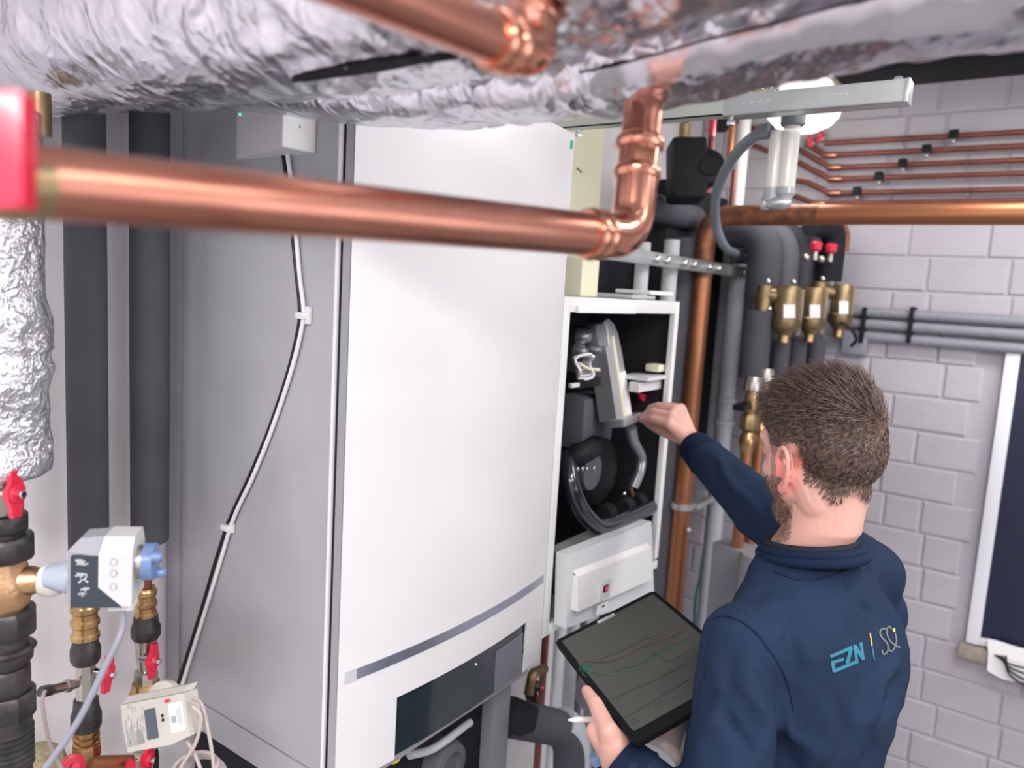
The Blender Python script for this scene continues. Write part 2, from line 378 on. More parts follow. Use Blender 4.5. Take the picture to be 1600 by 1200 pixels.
DA = foil_pipe([(.50, 1.29, 2.245), (.50, .9, 2.215), (.50, .5, 2.195), (.50, .3, 2.210), (.50, .1, 2.218), (.50, -.5, 2.22)], lambda s: .108-.014*min(1, s*2.2), amp=.005, seed=1); DA.obj('foil_wrap', 'foil', tA, ang=180)
tB = thing('foil_duct', (.66, .3, 2.10), 'slimmer foil-wrapped duct running behind the large one, with the copper riser entering it', 'duct')
DB = foil_pipe([(.655, 1.29, 2.235), (.655, .95, 2.205), (.655, .7, 2.165), (.655, .5, 2.153), (.66, .33, 2.158), (.665, .15, 2.176), (.67, -.1, 2.182), (.67, -.5, 2.185)], .052, n=80, amp=.004, seed=7, sq=3.4); DB.obj('foil_wrap', 'foil', tB, ang=180)
DT = M(); DT.add(DA.v, DA.f); DT.add(DB.v, DB.f); dt_ = BVHTree.FromPolygons(DT.v, DT.f)
def dh_(px, py, off):
    loc, nr, i, dist = dt_.ray_cast(CP, ray(px, py).normalized())
    return None if loc is None else CP+(loc-CP)*(1-off/(loc-CP).length)
def band(edge, m_, nm, off, lab, nx=40, ny=3):   # strip stuck on the duct wrap between two border lines
    rows = []
    for i in range(nx+1):
        top, bot = edge(i/nx); r = [dh_(top[0]+(bot[0]-top[0])*j/ny, top[1]+(bot[1]-top[1])*j/ny, off) for j in range(ny+1)]
        if all(q is not None for q in r) and max((a-b_).length for a, b_ in zip(r, r[1:])) < .09: rows.append(r)
    mm = M()
    vs = [q for r in rows for q in r]; k = len(vs); vs += [q+(q-CP).normalized()*.0012 for q in vs]; n_ = ny+1
    fs = [(i*n_+j, i*n_+j+1, (i+1)*n_+j+1, (i+1)*n_+j) for i in range(len(rows)-1) for j in range(ny)]
    mm.add(vs, fs+[tuple(q+k for q in reversed(f)) for f in fs]).obj(nm, m_, tB, ang=180, label=lab, flat=False)
lrp = lambda pts, x: next((a[1]+(b_[1]-a[1])*(x-a[0])/(b_[0]-a[0]) for a, b_ in zip(pts, pts[1:]) if a[0] <= x <= b_[0]), pts[-1][1])
SEAM = [(880, 118), (960, 103), (1100, 64), (1340, 2), (1640, -60)]; LOW = [(880, 122), (960, 138), (1010, 133), (1100, 112), (1200, 88), (1340, 66), (1640, 40)]
band(lambda s: ((930+680*s, lrp(SEAM, 930+680*s)), (930+680*s, lrp(LOW, 930+680*s))), 'foil_tape', 'foil_tape', .004, 'smooth foil tape strip along the duct side', 46, 2)
band(lambda s: ((905+700*s, lrp(SEAM, 905+700*s)-2.2), (905+700*s, lrp(SEAM, 905+700*s)+1.6)), 'gap_black', 'tape_seam', .006, 'thin dark seam above the foil tape', 60, 1)
def slit(s):
    x = 456+262*s; c_ = lrp([(450, 126), (520, 112), (600, 101), (660, 92), (722, 90)], x); h = 1.5+9.5*math.sin(PI*min(1, .12+.88*s))**.7*(1 if s > .06 else .7)
    return (x, c_-h*.7), (x, c_+h)
band(slit, 'gap_black', 'wrap_split', .004, 'dark open slit in the foil', 40, 2)
cr_ = U(1008, 140, x=.66)
cl = M()
for k in range(26):
    a0 = 2*PI*k/26; a1 = a0+rb.uniform(.18, .5); r0_ = .024; r1_ = rb.uniform(.032, .05)
    p = lambda a, r, dz: cr_+V((math.cos(a)*r, math.sin(a)*r, dz))
    z0 = rb.uniform(-.012, .004); cl.add([p(a0, r0_, z0), p(a1, r0_, z0+.004), p(a1, r1_, .012+z0*.5), p((a0+a1)/2, r1_*1.1, .018), p(a0, r1_, .014)], [(0, 1, 2, 3, 4)])
cl.obj('torn_foil', 'foil_fine', tB, kind='stuff', flat=True)
M().lathe(cr_+V((-.006, .006, .004)), Z, [(0, .031), (.012, .033)], 24).obj('pipe_opening', 'gap_black', tB, label='dark hole around the copper riser')
# ------------------------------------------------------------------ copper pipes in front
def ring(t, o, d, pos, r, nm='press_ring', m='copper_fit'):
    M().lathe(o, d, [(pos-.006, r), (pos-.0035, r*1.10), (pos, r*1.14), (pos+.0035, r*1.10), (pos+.006, r)], 32).obj(nm, m, t)
E0 = U(62, 285, d=.365); E2 = U(1003, 120, x=.66); E1 = U(978, 384, x=.642); E1.z = U(958, 374, d=.68).z
E1 = U(985, 372, d=.685)
topv = U(1010, 120, d=.70)
t = thing('copper_pipe', E1, 'thick bright copper pipe crossing the whole front, elbowed up into the foil duct', 'pipe')
r = .0178
dirH = (E0-E1).normalized(); dirV = (topv-E1).normalized()
M().tube([E0-dirH*-.03, E1+dirH*.048], r, 40).obj('pipe', 'copper', t)
M().tube([E1+dirV*.075, topv+dirV*.05], r, 40).obj('riser', 'copper', t)
path = fillet([E1+dirH*.062, E1, E1+dirV*.095], .036, 12)
M().tube(path, r*1.07, 40).obj('elbow', 'copper_fit', t)
ring(t, E1, dirH, .043, r*1.07); ring(t, E1, dirH, .056, r*1.10); ring(t, E1, dirV, .060, r*1.08); ring(t, E1, dirV, .088, r*1.12)
sd = dirV.cross(CF).normalized()
M().obox(E1+dirV*.0735-CF*(r*1.06)-sd*.003, (.016, .0012, .012), sd, CF, .0004).obj('marking_window', 'copper_burnt', t, label='dark window in the press fitting')
# second copper pipe above it
P0 = U(440, -75, d=.36); P1 = U(842, 90, d=.52)
dh = (P0-P1).normalized(); up2 = V((.25, .42, 1)).normalized()
t = thing('copper_pipe', P1, 'short bright copper pipe at the top edge, ending in an elbow under the foil', 'pipe')
r2 = .0155
M().tube([P1+dh*.03, P0], r2, 36).obj('pipe', 'copper', t)
M().tube(fillet([P1+dh*.048, P1+dh*.004, P1+up2*.05], .026, 12), r2*1.08, 36).obj('elbow', 'copper_fit', t)
ring(t, P1, dh, .032, r2*1.09); ring(t, P1, dh, .046, r2*1.12); ring(t, P1, up2, .03, r2*1.06)
# red valve at the left end
c = U(15, 250, d=.34); t = thing('ball_valve', c, 'large blurred red valve handle at the left edge on the copper pipe', 'valve')
M().obox(c-CF*.012, (.034, .05, .012), CR, CU+CR*.05, .006).obox(c+CR*-.03-CF*.01, (.05, .03, .010), CR, CU, .004).obj('handle', 'red', t)
M().lathe(c-CF*.020, CF, [(0, .004), (.002, .0055), (.006, .0055)], 16).obj('handle_screw', 'nickel', t)
e = U(55, 288, d=.362); M().tube([e-dirH*.006, e+dirH*.012], .0165, 24).hexn(e, dirH, .004, .026, .021).obj('union_nut', 'brass_dull', t)
M().tube([e+dirH*.02, e+dirH*.085], .017, 24).obj('valve_body', 'brass_dull', t)
M().tube([c-CF*.006, e+dirH*.03], .006, 12).obj('stem', 'nickel', t)

# ------------------------------------------------------------------ left wall pipework
def column(t, cx, cy, spec):
    for (nm, mt, z0, z1, r_, kind) in spec:
        mm = M(); o = V((cx, cy, z1)); h = z1-z0
        if kind == 'hex': mm.hexn(o, -Z, 0, h, r_, 8)
        elif kind == 'cyl': mm.lathe(o, -Z, [(0, r_*.94), (h*.08, r_), (h*.92, r_), (h, r_*.94)], 28)
        elif kind == 'cup': mm.lathe(o, -Z, [(0, r_), (h*.12, r_*1.12), (h*.25, r_), (h*.6, r_*.98), (h, r_*.7)], 28)
        elif kind == 'bell': mm.lathe(o, -Z, [(0, r_*.8), (h*.3, r_*.86), (h*.5, r_), (h*.85, r_), (h, r_*.85)], 28)
        elif kind == 'thread':
            n_ = max(3, int(h/.007)); pr = []
            for i in range(n_): a = h*i/n_; q = h/n_; pr += [(a, r_*.9), (a+q*.3, r_), (a+q*.6, r_), (a+q*.9, r_*.9)]
            mm.lathe(o, -Z, pr, 28)
        elif kind == 'press':
            pr = [(0, r_*.86)]
            for q in (.16, .5, .84): pr += [(h*(q-.10), r_*.88), (h*(q-.05), r_*1.02), (h*(q+.05), r_*1.02), (h*(q+.10), r_*.88)]
            mm.lathe(o, -Z, pr+[(h, r_*.88)], 28)
        elif kind == 'tee': mm.lathe(o, -Z, [(0, r_*.82), (h*.12, r_*.82), (h*.28, r_*.95), (h*.5, r_*1.08), (h*.72, r_*.95), (h*.88, r_*.82), (h, r_*.82)], 32)
        mm.obj(nm, mt, t)
def zat(px, py, y): return U(px, py, y=y).z
def valve_handle(t, c, out, up=Z, s=1., m='red'):
    c = V(c); out = V(out).normalized(); up = V(up).normalized(); sd = out.cross(up)
    h = M()
    poly = [(-.006, .030), (.006, .030), (.008, .014), (.012, .007), (.012, -.007), (.008, -.014), (.006, -.030), (-.006, -.030), (-.008, -.014), (-.012, -.007), (-.012, .007), (-.008, .014)]
    h.prism([c+sd*a*s+up*b_*s for a, b_ in poly], out*.007*s)
    h.lathe(c-out*.004*s, out, [(0, .011*s), (.012*s, .011*s), (.014*s, .009*s)], 20)
    o = h.obj('handle', m, t)
    M().hexn(c, out, .008*s, .018*s, .0048*s).lathe(c-out*.02*s, out, [(0, .005*s), (.02*s, .005*s)], 12).obj('handle_nut', 'chrome', t)
# insulated vertical pipes
YP = 1.19
for (px, pb, hw, lab) in ((136, 868, .0285, 'dark grey lagged vertical pipe behind the valve actuator'), (234, 846, .0295, 'dark grey lagged vertical pipe touching the boiler side')):
    c = U(px, 600, y=YP); zb = zat(px, pb, YP)
    M().lathe((c.x, c.y, 2.75), -Z, [(0, hw), (.8, hw), (.81, hw*1.01), (2.75-zb-.004, hw), (2.75-zb, hw*.9)], 36).obj('lagged_pipe', 'lagging', label=lab, cat='pipe')
# column under first lagged pipe
c = U(134, 1050, y=YP); zz = lambda py: zat(134, py, YP)
t = thing('pipe_run', (c.x, c.y, zz(1200)), 'brass and black iron fittings column left of the heat meter', 'pipe fittings')
column(t, c.x, c.y, [(a, b_, c_, d_, e_*.88, f_) for a, b_, c_, d_, e_, f_ in [('pipe', 'copper_old', zz(955), zz(850), .0165, 'cyl'), ('press_fitting', 'brass', zz(1003), zz(940), .0235, 'press'), ('reducer', 'iron', zz(1035), zz(990), .025, 'bell'),
    ('valve_body', 'nickel', zz(1098), zz(1030), .0175, 'hex'), ('union', 'iron', zz(1140), zz(1092), .0255, 'bell'), ('brass_socket', 'brass', zz(1165), zz(1136), .022, 'press'), ('brass_nut', 'brass', zz(1182), zz(1160), .0245, 'hex'), ('pipe_stub', 'brass', zz(1290), zz(1180), .018, 'cyl')]])
valve_handle(t, U(165, 1052, y=YP-.035), V((.35, -1, 0)), V((.12, 0, 1)))
s0 = U(120, 1068, y=YP-.01); s1 = U(78, 1078, y=YP-.03)
M().tube([s0, s1], .0075, 14).hexn(s0, (s1-s0), .012, .026, .010).obj('sensor_stub', 'nickel', t)
M().hexn(s1, (s1-s0), -.006, .018, .0085).obj('sensor_nut', 'iron', t)
# column under second lagged pipe
zz = lambda py: zat(226, py, YP); c = U(228, 1000, y=YP)
t2 = thing('pipe_run', (c.x, c.y, zz(1200)), 'brass and nickel fittings column beside the boiler side, above the heat meter', 'pipe fittings')
column(t2, c.x, c.y, [('pipe', 'copper_red', zz(930), zz(840), .0095, 'cyl'), ('press_fitting', 'brass', zz(968), zz(918), .0175, 'press'), ('reducer', 'iron', zz(998), zz(962), .0235, 'bell'),
    ('valve_body', 'nickel', zz(1052), zz(994), .016, 'cup'), ('valve_hex', 'nickel', zz(1072), zz(1048), .0195, 'hex'), ('brass_bowl', 'brass', zz(1100), zz(1066), .027, 'bell'), ('lower_valve', 'nickel', zz(1215), zz(1170), .021, 'hex'), ('pipe_stub', 'nickel', zz(1300), zz(1200), .016, 'cyl')])
valve_handle(t2, U(236, 1032, y=YP-.03), V((.45, -1, 0)), V((.08, 0, 1)))
valve_handle(t2, U(228, 1186, y=YP-.04), V((.45, -1, 0)), V((.08, 0, 1)))
# red dial and handle at the bottom edge
for (px, py, lab) in ((110, 1197, 'red wheel handle at the bottom edge under the brass nut'),):
    c = U(px, py, y=YP-.05); M().lathe(c, V((0, -1, .35)), [(0, .012), (.004, .018), (.010, .018), (.012, .014), (.012, .006), (.018, .006)], 24).obj('stop_valve', 'red', label=lab, cat='valve')
c = U(208, 1196, y=YP-.05); M().prism([c+V((-.012, 0, -.03)), c+V((.010, 0, -.03)), c+V((.004, 0, .004)), c+V((-.003, 0, .012)), c+V((-.009, 0, .002))], (0, .008, 0)).obj('shutoff_valve', 'red', label='pointed red lever at the bottom edge below the heat meter', cat='valve')
# bottom copper cross pipe + rock wool
a = U(140, 1192, y=YP-.02); b_ = U(205, 1190, y=YP-.02); M().tube([a, b_], .011, 16).obj('pipe', 'copper_old', label='short horizontal pipe at the bottom edge between the two columns', cat='pipe')
c = U(50, 1200, y=1.22); M().ball(c, (.05, .04, .035)).obj('insulation_wool', 'rock_wool', label='tuft of brown mineral wool at the bottom left edge', cat='insulation')
# big column at the far left
YL = 1.03; zz = lambda py: zat(8, py, YL); c = U(6, 950, y=YL)
t = thing('valve_column', (c.x, c.y, zz(1200)), 'thick bronze and black iron valve column at the left edge', 'pipe fittings')
R_ = .035
column(t, c.x, c.y, [(a, b_, c_, d_, e_*.92, f_) for a, b_, c_, d_, e_, f_ in [('valve_body', 'nickel', zz(800), zz(730), .026, 'cyl'), ('upper_nut', 'iron', zz(828), zz(802), .0330, 'hex'), ('nipple', 'iron', zz(850), zz(825), .027, 'cyl'), ('union_nut', 'iron', zz(872), zz(835), .0400, 'hex'),
    ('bronze_tee', 'bronze', zz(963), zz(868), .0340, 'tee'), ('union_nut', 'iron', zz(990), zz(950), .0405, 'hex'), ('nipple', 'iron', zz(1012), zz(985), .028, 'cyl'), ('socket', 'iron', zz(1045), zz(1008), .034, 'cup'), ('pipe_piece', 'iron', zz(1082), zz(1040), .030, 'cyl'),
    ('union_nut', 'iron', zz(1118), zz(1080), .0385, 'hex'), ('nipple', 'iron', zz(1140), zz(1112), .031, 'cyl'), ('socket', 'iron', zz(1200), zz(1136), .033, 'thread'), ('pipe_piece', 'iron', zz(1330), zz(1198), .030, 'cyl')]])
valve_handle(t, U(20, 771, y=YL-.05), V((.35, -1, .05)), V((.0, 0, 1)), .95)
q0 = U(10, 908, y=YL-.005); q1 = U(72, 906, y=YL-.035); dq = (q1-q0).normalized()
M().lathe(q0, dq, [(0, .020), (.03, .018), (.038, .015), (.044, .0135)], 24).obj('branch', 'bronze', t)
M().lathe(q0, dq, [(.040, .0135), (.085, .0135)], 20).obj('brass_neck', 'brass', t)
# left lagged pipe with foil
zf0, zf1 = zat(10, 738, YL), 2.10
fp = foil_pipe([(c.x, c.y, zf0), (c.x, c.y, (zf0+1.6)/2+.2), (c.x+.002, c.y, zf1)], lambda s: .052+.003*math.sin(s*30)*(1 if s < .35 else .2), n=90, amp=.0085, seed=3, step=.005)
zmid = zat(10, 500, YL)
for i, p in enumerate(fp.v):
    if p.z > zmid:
        k = min(1, (p.z-zmid)/.03); d = V((p.x-c.x, p.y-c.y, 0)); dn = d.normalized()*.0505; fp.v[i] = V((c.x+d.x+(dn.x-d.x)*k*.85, c.y+d.y+(dn.y-d.y)*k*.85, p.z))
t = thing('foil_lagged_pipe', (c.x, c.y, zf0), 'vertical foil-wrapped pipe with crumpled lower end at the left edge', 'pipe')
fp.obj('foil_wrap', 'foil_fine', t, ang=180)
M().lathe((c.x, c.y, zf0-.006), Z, [(0, .02), (.003, .045), (.02, .048)], 24).obj('wool_end', 'rock_wool', t)
M().lathe(U(63, 186, y=YL-.01)-Z*.02, Z, [(0, .012), (.05, .012)], 10).obj('wire_loop', 'brass_dull', t)
# actuator
ax_ = (U(200, 906, d=.93)-U(75, 906, d=.90)).normalized()      # axis along the valve stem
cA = U(166, 884, d=.905)
t = thing('valve_actuator', cA-Z*.05, 'grey and white valve actuator box with dark slate cover and blue knob', 'actuator')
fx = (CR+CF*.22).normalized(); fz = (Z+CR*.02).normalized(); fy = fz.cross(fx)    # fy points away from the camera
fx = fy.cross(fz)
W_, H_, D_ = .073, .080, .055
def AP(u, v, w_): return cA+fx*(u*W_)+fz*(v*H_)+fy*(w_*D_)
M().prism([AP(-.50, -.5, -.32), AP(-.12, -.5, -.5), AP(.02, -.5, -.5), AP(.02, -.5, .5), AP(-.5, -.5, .5)], fz*H_*.80).add(
    [AP(-.50, .30, -.32), AP(-.12, .30, -.5), AP(.02, .30, -.5), AP(.02, .30, .5), AP(-.5, .30, .5), AP(-.34, .47, -.20), AP(-.1, .5, -.2), AP(.02, .5, -.2), AP(.02, .5, .4), AP(-.34, .47, .4)],
    [(0, 1, 6, 5), (1, 2, 7, 6), (2, 3, 8, 7), (3, 4, 9, 8), (4, 0, 5, 9), (5, 6, 7, 8, 9), (4, 3, 2, 1, 0)]).obj('grey_housing', 'actuator_grey', t, ang=20)
wp = [(.0, -.18), (.34, -.46), (.48, -.46), (.5, .1), (.5, .34), (.44, .5), (.0, .5)]
wm = M(); wpts = [(.0, -.18), (.34, -.47), (.49, -.47), (.49, .30), (.0, .30)]
wm.prism([AP(a, b_, -.55) for a, b_ in wpts], fy*D_*1.05)
wm.add([AP(0, .30, -.55), AP(.49, .30, -.55), AP(.49, .30, .5), AP(0, .30, .5), AP(0.02, .51, -.24), AP(.47, .51, -.24), AP(.47, .51, .42), AP(0.02, .51, .42)], [(0, 1, 5, 4), (1, 2, 6, 5), (2, 3, 7, 6), (3, 0, 4, 7), (4, 5, 6, 7), (3, 2, 1, 0)])
wm.obj('white_cover', 'cover_white', t, ang=20)
M().prism([AP(-.40, -.49, -.54), AP(.34, -.49, -.54), AP(.0, -.19, -.54), AP(.0, .28, -.54), AP(-.40, .28, -.54)], fy*.006).obj('slate_cover', 'slate', t, ang=20)
mk = M()
rr = random.Random(3)
for v0 in (.17, -.03, -.25):
    for k in range(7):
        a = AP(-.24+rr.uniform(-.06, .08), v0+rr.uniform(-.06, .06), -.548); mk.obox(a, (.006, .0006, .0018), fx*1+fz*rr.uniform(-1.5, 1.5), fy)
mk.obj('embossed_mark', 'light_grey', t, label='pale embossed pictograms', flat=True)
mk = M()
for v0 in (.20, .03, -.17):
    for k in range(9):
        a = AP(.22+.045*math.cos(k*.8), v0+.05*math.sin(k*.8), -.555); mk.obox(a, (.0045, .0006, .0012), fx*math.cos(k*.8+1.57)+fz*math.sin(k*.8+1.57), fy)
mk.obj('relief_mark', 'light_grey', t, label='faint relief pictograms on the white cover', flat=True)
kb = AP(.50, .08, -.05)
M().lathe(kb-fx*.012, fx, [(0, .020), (.022, .020), (.024, .017)], 28).obj('metal_neck', 'nickel', t)
M().lathe(kb+fx*.006, fx, [(0, .022), (.012, .022), (.014, .018)], 28).obj('blue_knob', 'blue_plastic', t)
for a, b_ in ((.012, -.014), (-.014, .004)):
    M().lathe(kb+fx*.018+fz*a+fy*b_-fy*.004, fx, [(0, .0065), (.010, .006), (.012, .004)], 14).obj('knob_pin', 'blue_plastic', t)
M().lathe(AP(-.48, -.16, 0), -fx, [(0, .019), (.006, .020), (.010, .018), (.022, .014), (.03, .012)], 24).obj('coupling', 'actuator_blue', t)
cq = AP(-.48, -.16, 0)-fx*.026
M().tube([cq, U(90, 906, y=YL-.045)], .013, 20).obj('coupling_cup', 'pvc', t)
M().lathe(U(64, 906, y=YL-.03), fx, [(0, .018), (.008, .021), (.016, .021), (.024, .018)], 18).obj('coupling_ring', 'clear', t)
M().obox(AP(.26, -.56, 0), (.028, .026, .014), fx, fy, .004).obj('cable_gland', 'white_plastic', t)
M().tube(spline([AP(.24, -.62, 0), U(190, 985, d=.89), U(165, 1040, d=.88), U(120, 1130, d=.87), U(60, 1215, d=.86)]), .0038, 12).obj('cable', 'cable_grey', label='grey cable hanging from the valve actuator down to the lower left', cat='cable')
M().tube(spline([s1+V((-.008, 0, 0)), U(70, 1080, y=1.15), U(66, 1100, y=1.14), U(75, 1150, y=1.13), U(88, 1185, y=1.12), U(105, 1215, y=1.1)]), .0028, 10).obj('sensor_cable', 'cable_pink', label='thin pinkish sensor cable looping at the left fittings', cat='cable')
# heat meter
mc = U(241, 1123, d=1.0); mx_ = (U(300, 1110, d=.99)-U(182, 1138, d=1.02)).normalized(); mz_ = (CU+CF*.16); mz_ = (mz_-mx_*mz_.dot(mx_)).normalized(); my_ = mz_.cross(mx_)
if my_.dot(CF) < 0: my_ = -my_
t = thing('heat_meter', mc-Z*.04, 'cream heat meter with dark display tilted in front of the right-hand brass column', 'meter')
mw, mh = .102, .067
def MP(u, v, w_=0): return mc+mx_*(u*mw)+mz_*(v*mh)+my_*w_
M().prism([MP(-.48, -.5), MP(-.2, -.52), MP(.2, -.54), MP(.5, -.46), MP(.5, .34), MP(-.5, .40), MP(-.51, 0)], my_*.026).obj('case', 'meter', t, ang=25)
M().prism([MP(-.5, .41, .001), MP(.5, .35, .001), MP(.5, .46, .012), MP(-.48, .52, .012)], my_*.018).obj('case_top', 'meter', t, ang=25)
M().prism([MP(-.135, -.36, -.0012), MP(.035, -.36, -.0012), MP(.035, .20, -.0012), MP(-.135, .20, -.0012)], my_*.003).obj('display', 'lcd', t, flat=True)
M().prism([MP(.245, -.33, -.0008), MP(.45, -.33, -.0008), MP(.45, .20, -.0008), MP(.245, .20, -.0008)], my_*.002).obj('label_sticker', 'paper', t, flat=True)
M().prism([MP(.27, -.16, -.0016), MP(.345, -.16, -.0016), MP(.345, -.03, -.0016), MP(.27, -.03, -.0016)], my_*.002).obj('seal_patch', 'grey_print', t, flat=True)
rm = M(); rm.ball(MP(.245, .27, -.001), (.005, .0022, .0015), mx_, mz_); rm.obj('seal', 'red', t)
for v0 in (.02, -.06): M().ball(MP(.135, v0, -.0005), (.0022, .0022, .0012), mx_, mz_, 12, 6).obj('port', 'black', t)
pr = M()
for i in range(26):
    pr.obox(MP(-.44+.02*rr.randrange(0, 15), rr.uniform(-.4, .36), -.0003), (.0010, .0006, .006), mx_, my_)
for i in range(17):
    u = -.46+.02*(i % 8) if i < 8 else -.30+.012*(i-8); v0 = -.42 if i < 8 else -.40
    h = rr.uniform(.15, .5); pr.obox(MP(u, v0+h/2, -.0003), (.0005, .0006, h*mh), mx_, my_)
for i in range(4): pr.obox(MP(.37+.02*i, -.06, -.0011), (.0005, .0006, .4*mh*rr.uniform(.5, 1)), mx_, my_)
pr.obj('small_print', 'grey_print', t, flat=True)
M().lathe(MP(-.10, .26, .045), -my_, [(0, .022), (.006, .026), (.016, .026), (.02, .02)], 28).obj('flow_sensor', 'meter', t)
for k, pts in enumerate(([(300, 1090, .99), (315, 1100, 1.0), (325, 1140, 1.0), (332, 1180, 1.0), (335, 1215, 1.0)], [(300, 1103, .99), (314, 1120, .99), (306, 1160, .99), (285, 1195, .99), (275, 1215, .99)], [(290, 1155, 1.0), (305, 1180, 1.0), (318, 1215, 1.0)])):
    M().tube(spline([U(a, b_, d=c_) for a, b_, c_ in pts]), .0024, 10).obj('meter_cable', 'cable_pink', label=('outer cable looping from the heat meter right edge', 'inner cable curling down from the heat meter', 'cable dropping behind the heat meter corner')[k], cat='cable')
cm = M()
for k in range(5):
    o = U(305, 1200+k*5, d=1.0+.006*k); cm.tube([o+CR*(.028+.003*k)*math.cos(a*PI/12)+(CU*.45+CF*.9).normalized()*(.024+.003*k)*math.sin(a*PI/12) for a in range(25)], .0024, 8)
cm.obj('cable_coil', 'cable_pink', label='coiled pinkish cable at the bottom edge beside the boiler', cat='cable')
# ------------------------------------------------------------------ boiler with closed cover
BX0, BX1, BY, BZ0, BZ1 = .757, 1.335, .842, 1.095, 2.238
t = thing('boiler', ((BX0+BX1)/2, 1.05, BZ0), 'tall white and grey wall-hung boiler with closed bulging front cover', 'boiler')
ORG[t.name] = V(t.location)
sm = M().box((BX0, BY+.006, 1.152), (BX0+.02, 1.285, BZ1), .003).box((BX0+.02, BY+.02, 1.152), (BX1-.004, 1.285, BZ1), .003)
sm.obj('casing', 'boiler_grey', t)
M().box((BX0, BY+.006, BZ0+.0), (BX1-.004, 1.285, 1.1495), .003).obj('base_panel', 'boiler_grey', t)
M().box((BX0-.004, 1.245, BZ0), (BX0+.004, 1.285, BZ1), .002).obj('rear_strip', 'return_grey', t)
M().box((BX0-.0035, BY+.005, BZ0), (BX0+.004, BY+.011, BZ1), .0015).obj('edge_highlight', 'highlight_white', t)  # bright edge highlight put in as a white strip
M().box((BX0+.002, BY-.001, BZ0), (BX0+.02, BY+.008, BZ1)).obj('door_gap', 'gap_black', t)
def fy_(x): # bulge of the cover
    s = (x-BX0)/(BX1-BX0); return .822-.024*(1-(2*s-1)**2)
FB = U(598, 1196, y=.81).z      # bottom of the cover
fx0, fx1 = U(619, 1130, y=.806).x, U(816, 1010, y=.817).x
FT = U(819, 974, y=fy_(fx1)).z
NF = 48
def cover(xa, xb, za, zb, th=.0025, off=0.):
    m_ = M(); xs = [xa+(xb-xa)*i/NF for i in range(NF+1)]
    m_.prism([V((x, fy_(x)-off, za)) for x in xs]+[V((x, fy_(x)-off+th, za)) for x in reversed(xs)], (0, 0, zb-za)); return m_
cm = cover(BX0, BX1, FT, BZ1)
m2 = cover(BX0, fx0, FB, FT); cm.add(m2.v, m2.f); m2 = cover(fx1, BX1, FB, FT); cm.add(m2.v, m2.f)
cm.obj('front_cover', 'boiler_white', t, ang=25)
M().box((BX0+.0, .8225, FB), (BX0+.003, BY-.002, BZ1)).obj('cover_return', 'return_grey', t)  # white cover's side return, its shadow put into the grey
M().box((BX1-.003, .8225, FB), (BX1, BY+.02, BZ1)).box((BX0+.003, .8225, BZ1-.003), (BX1-.003, BY+.01, BZ1)).obj('cover_side', 'boiler_white', t)
s0, s1 = U(545, 1050, y=.82), U(848, 912, y=.82)
cover(BX0+.012, BX1-.010, 1.3135, 1.331, .003, .0012).obj('trim_stripe', 'stripe', t, ang=25)
cover(BX0+.0115, BX0+.032, 1.3125, 1.332, .003, .0016).obj('stripe_end', 'light_grey', t, ang=25)
# flap
cover(fx0+.001, fx1-.001, FB+.002, FT-.002, .003, -.006).obj('flap', 'flap', t, ang=25)
cover(U(770, 1060, y=.81).x, fx1-.004, FB+.004, FT-.022, .002, -.0045).obj('flap_window', 'flap_grey', t, ang=25, label='greyer glossy part of the flap')
q = U(739, 1036, y=.81); M().ball((q.x, fy_(q.x)+.0045, q.z), .0022).obj('flap_dot', 'white_plastic', t)
q = U(892, 226, y=.82); M().obox((q.x, fy_(q.x)-.001, q.z), (.008, .0016, .016), X, Y).obj('green_sticker', 'green', t, label='small green sticker in the upper corner')
# control box on the side
t = thing('control_box', (BX0-.03, 1.0, 2.11), 'small grey-white electronics box with green light on the boiler side', 'control box')
ca = U(440, 200, x=.70); ce = U(370, 200, x=.757)
cz0 = U(440, 229, x=.70).z; cz1 = cz0+.085; yb = U(493, 205, x=.757).y
M().prism([(BX0, ce.y, cz0), (ca.x, ca.y, cz0), (BX0, yb, cz0)], (0, 0, cz1-cz0)).obj('case', 'off_white', t, ang=20)
fn = V((BX0, yb, 0))-V((ca.x, ca.y, 0)); fnn = V((fn.y, -fn.x, 0)).normalized()
if fnn.dot(V((-1, -1, 0))) < 0: fnn = -fnn
mid = V((ca.x, ca.y, 0))+fn*.5; M().obox((mid.x+fnn.x*.001, mid.y+fnn.y*.001, (cz0+cz1)/2), (fn.length*.97, .002, (cz1-cz0)*.98), fn, fnn, .0008).obj('front_plate', 'white_plastic', t)
pp = V((ca.x, ca.y, 0))+fn*.5; M().ball((pp.x+fnn.x*.002, pp.y+fnn.y*.002, cz0+.032), .0018).obj('screw', 'grey_print', t)
gl = V((ce.x, ce.y, 0)).lerp(V((ca.x, ca.y, 0)), .08); g2 = U(376, 179, x=.752); gn = V((-(ca.y-ce.y), ca.x-ce.x, 0)).normalized()
if gn.x > 0: gn = -gn
M().ball(g2+gn*.001, .0022).obj('indicator', 'green_lamp', t, label='green indicator light')
def side_path(pts): return spline([U(a, b_, x=BX0-.006) for a, b_ in pts])
wp_ = [(448, 232), (455, 285), (462, 360), (468, 430), (474, 480), (472, 510), (455, 580), (425, 670), (395, 745), (365, 810), (345, 875), (322, 950), (300, 1020), (283, 1075), (272, 1110)]
M().tube(side_path(wp_), .0035, 10).obj('cable', 'cable_white', label='white cable running down the grey boiler side', cat='cable')
bp_ = [(441, 234), (448, 285), (456, 360), (463, 430), (468, 480), (466, 512), (450, 580), (420, 670), (389, 745), (358, 812), (337, 875), (315, 950), (293, 1020), (277, 1072), (268, 1105)]
M().tube(spline([U(a, b_, x=BX0-.003) for a, b_ in bp_]), .0028, 10).obj('cable', 'cable_black', label='black cable running beside the white one on the boiler side', cat='cable')
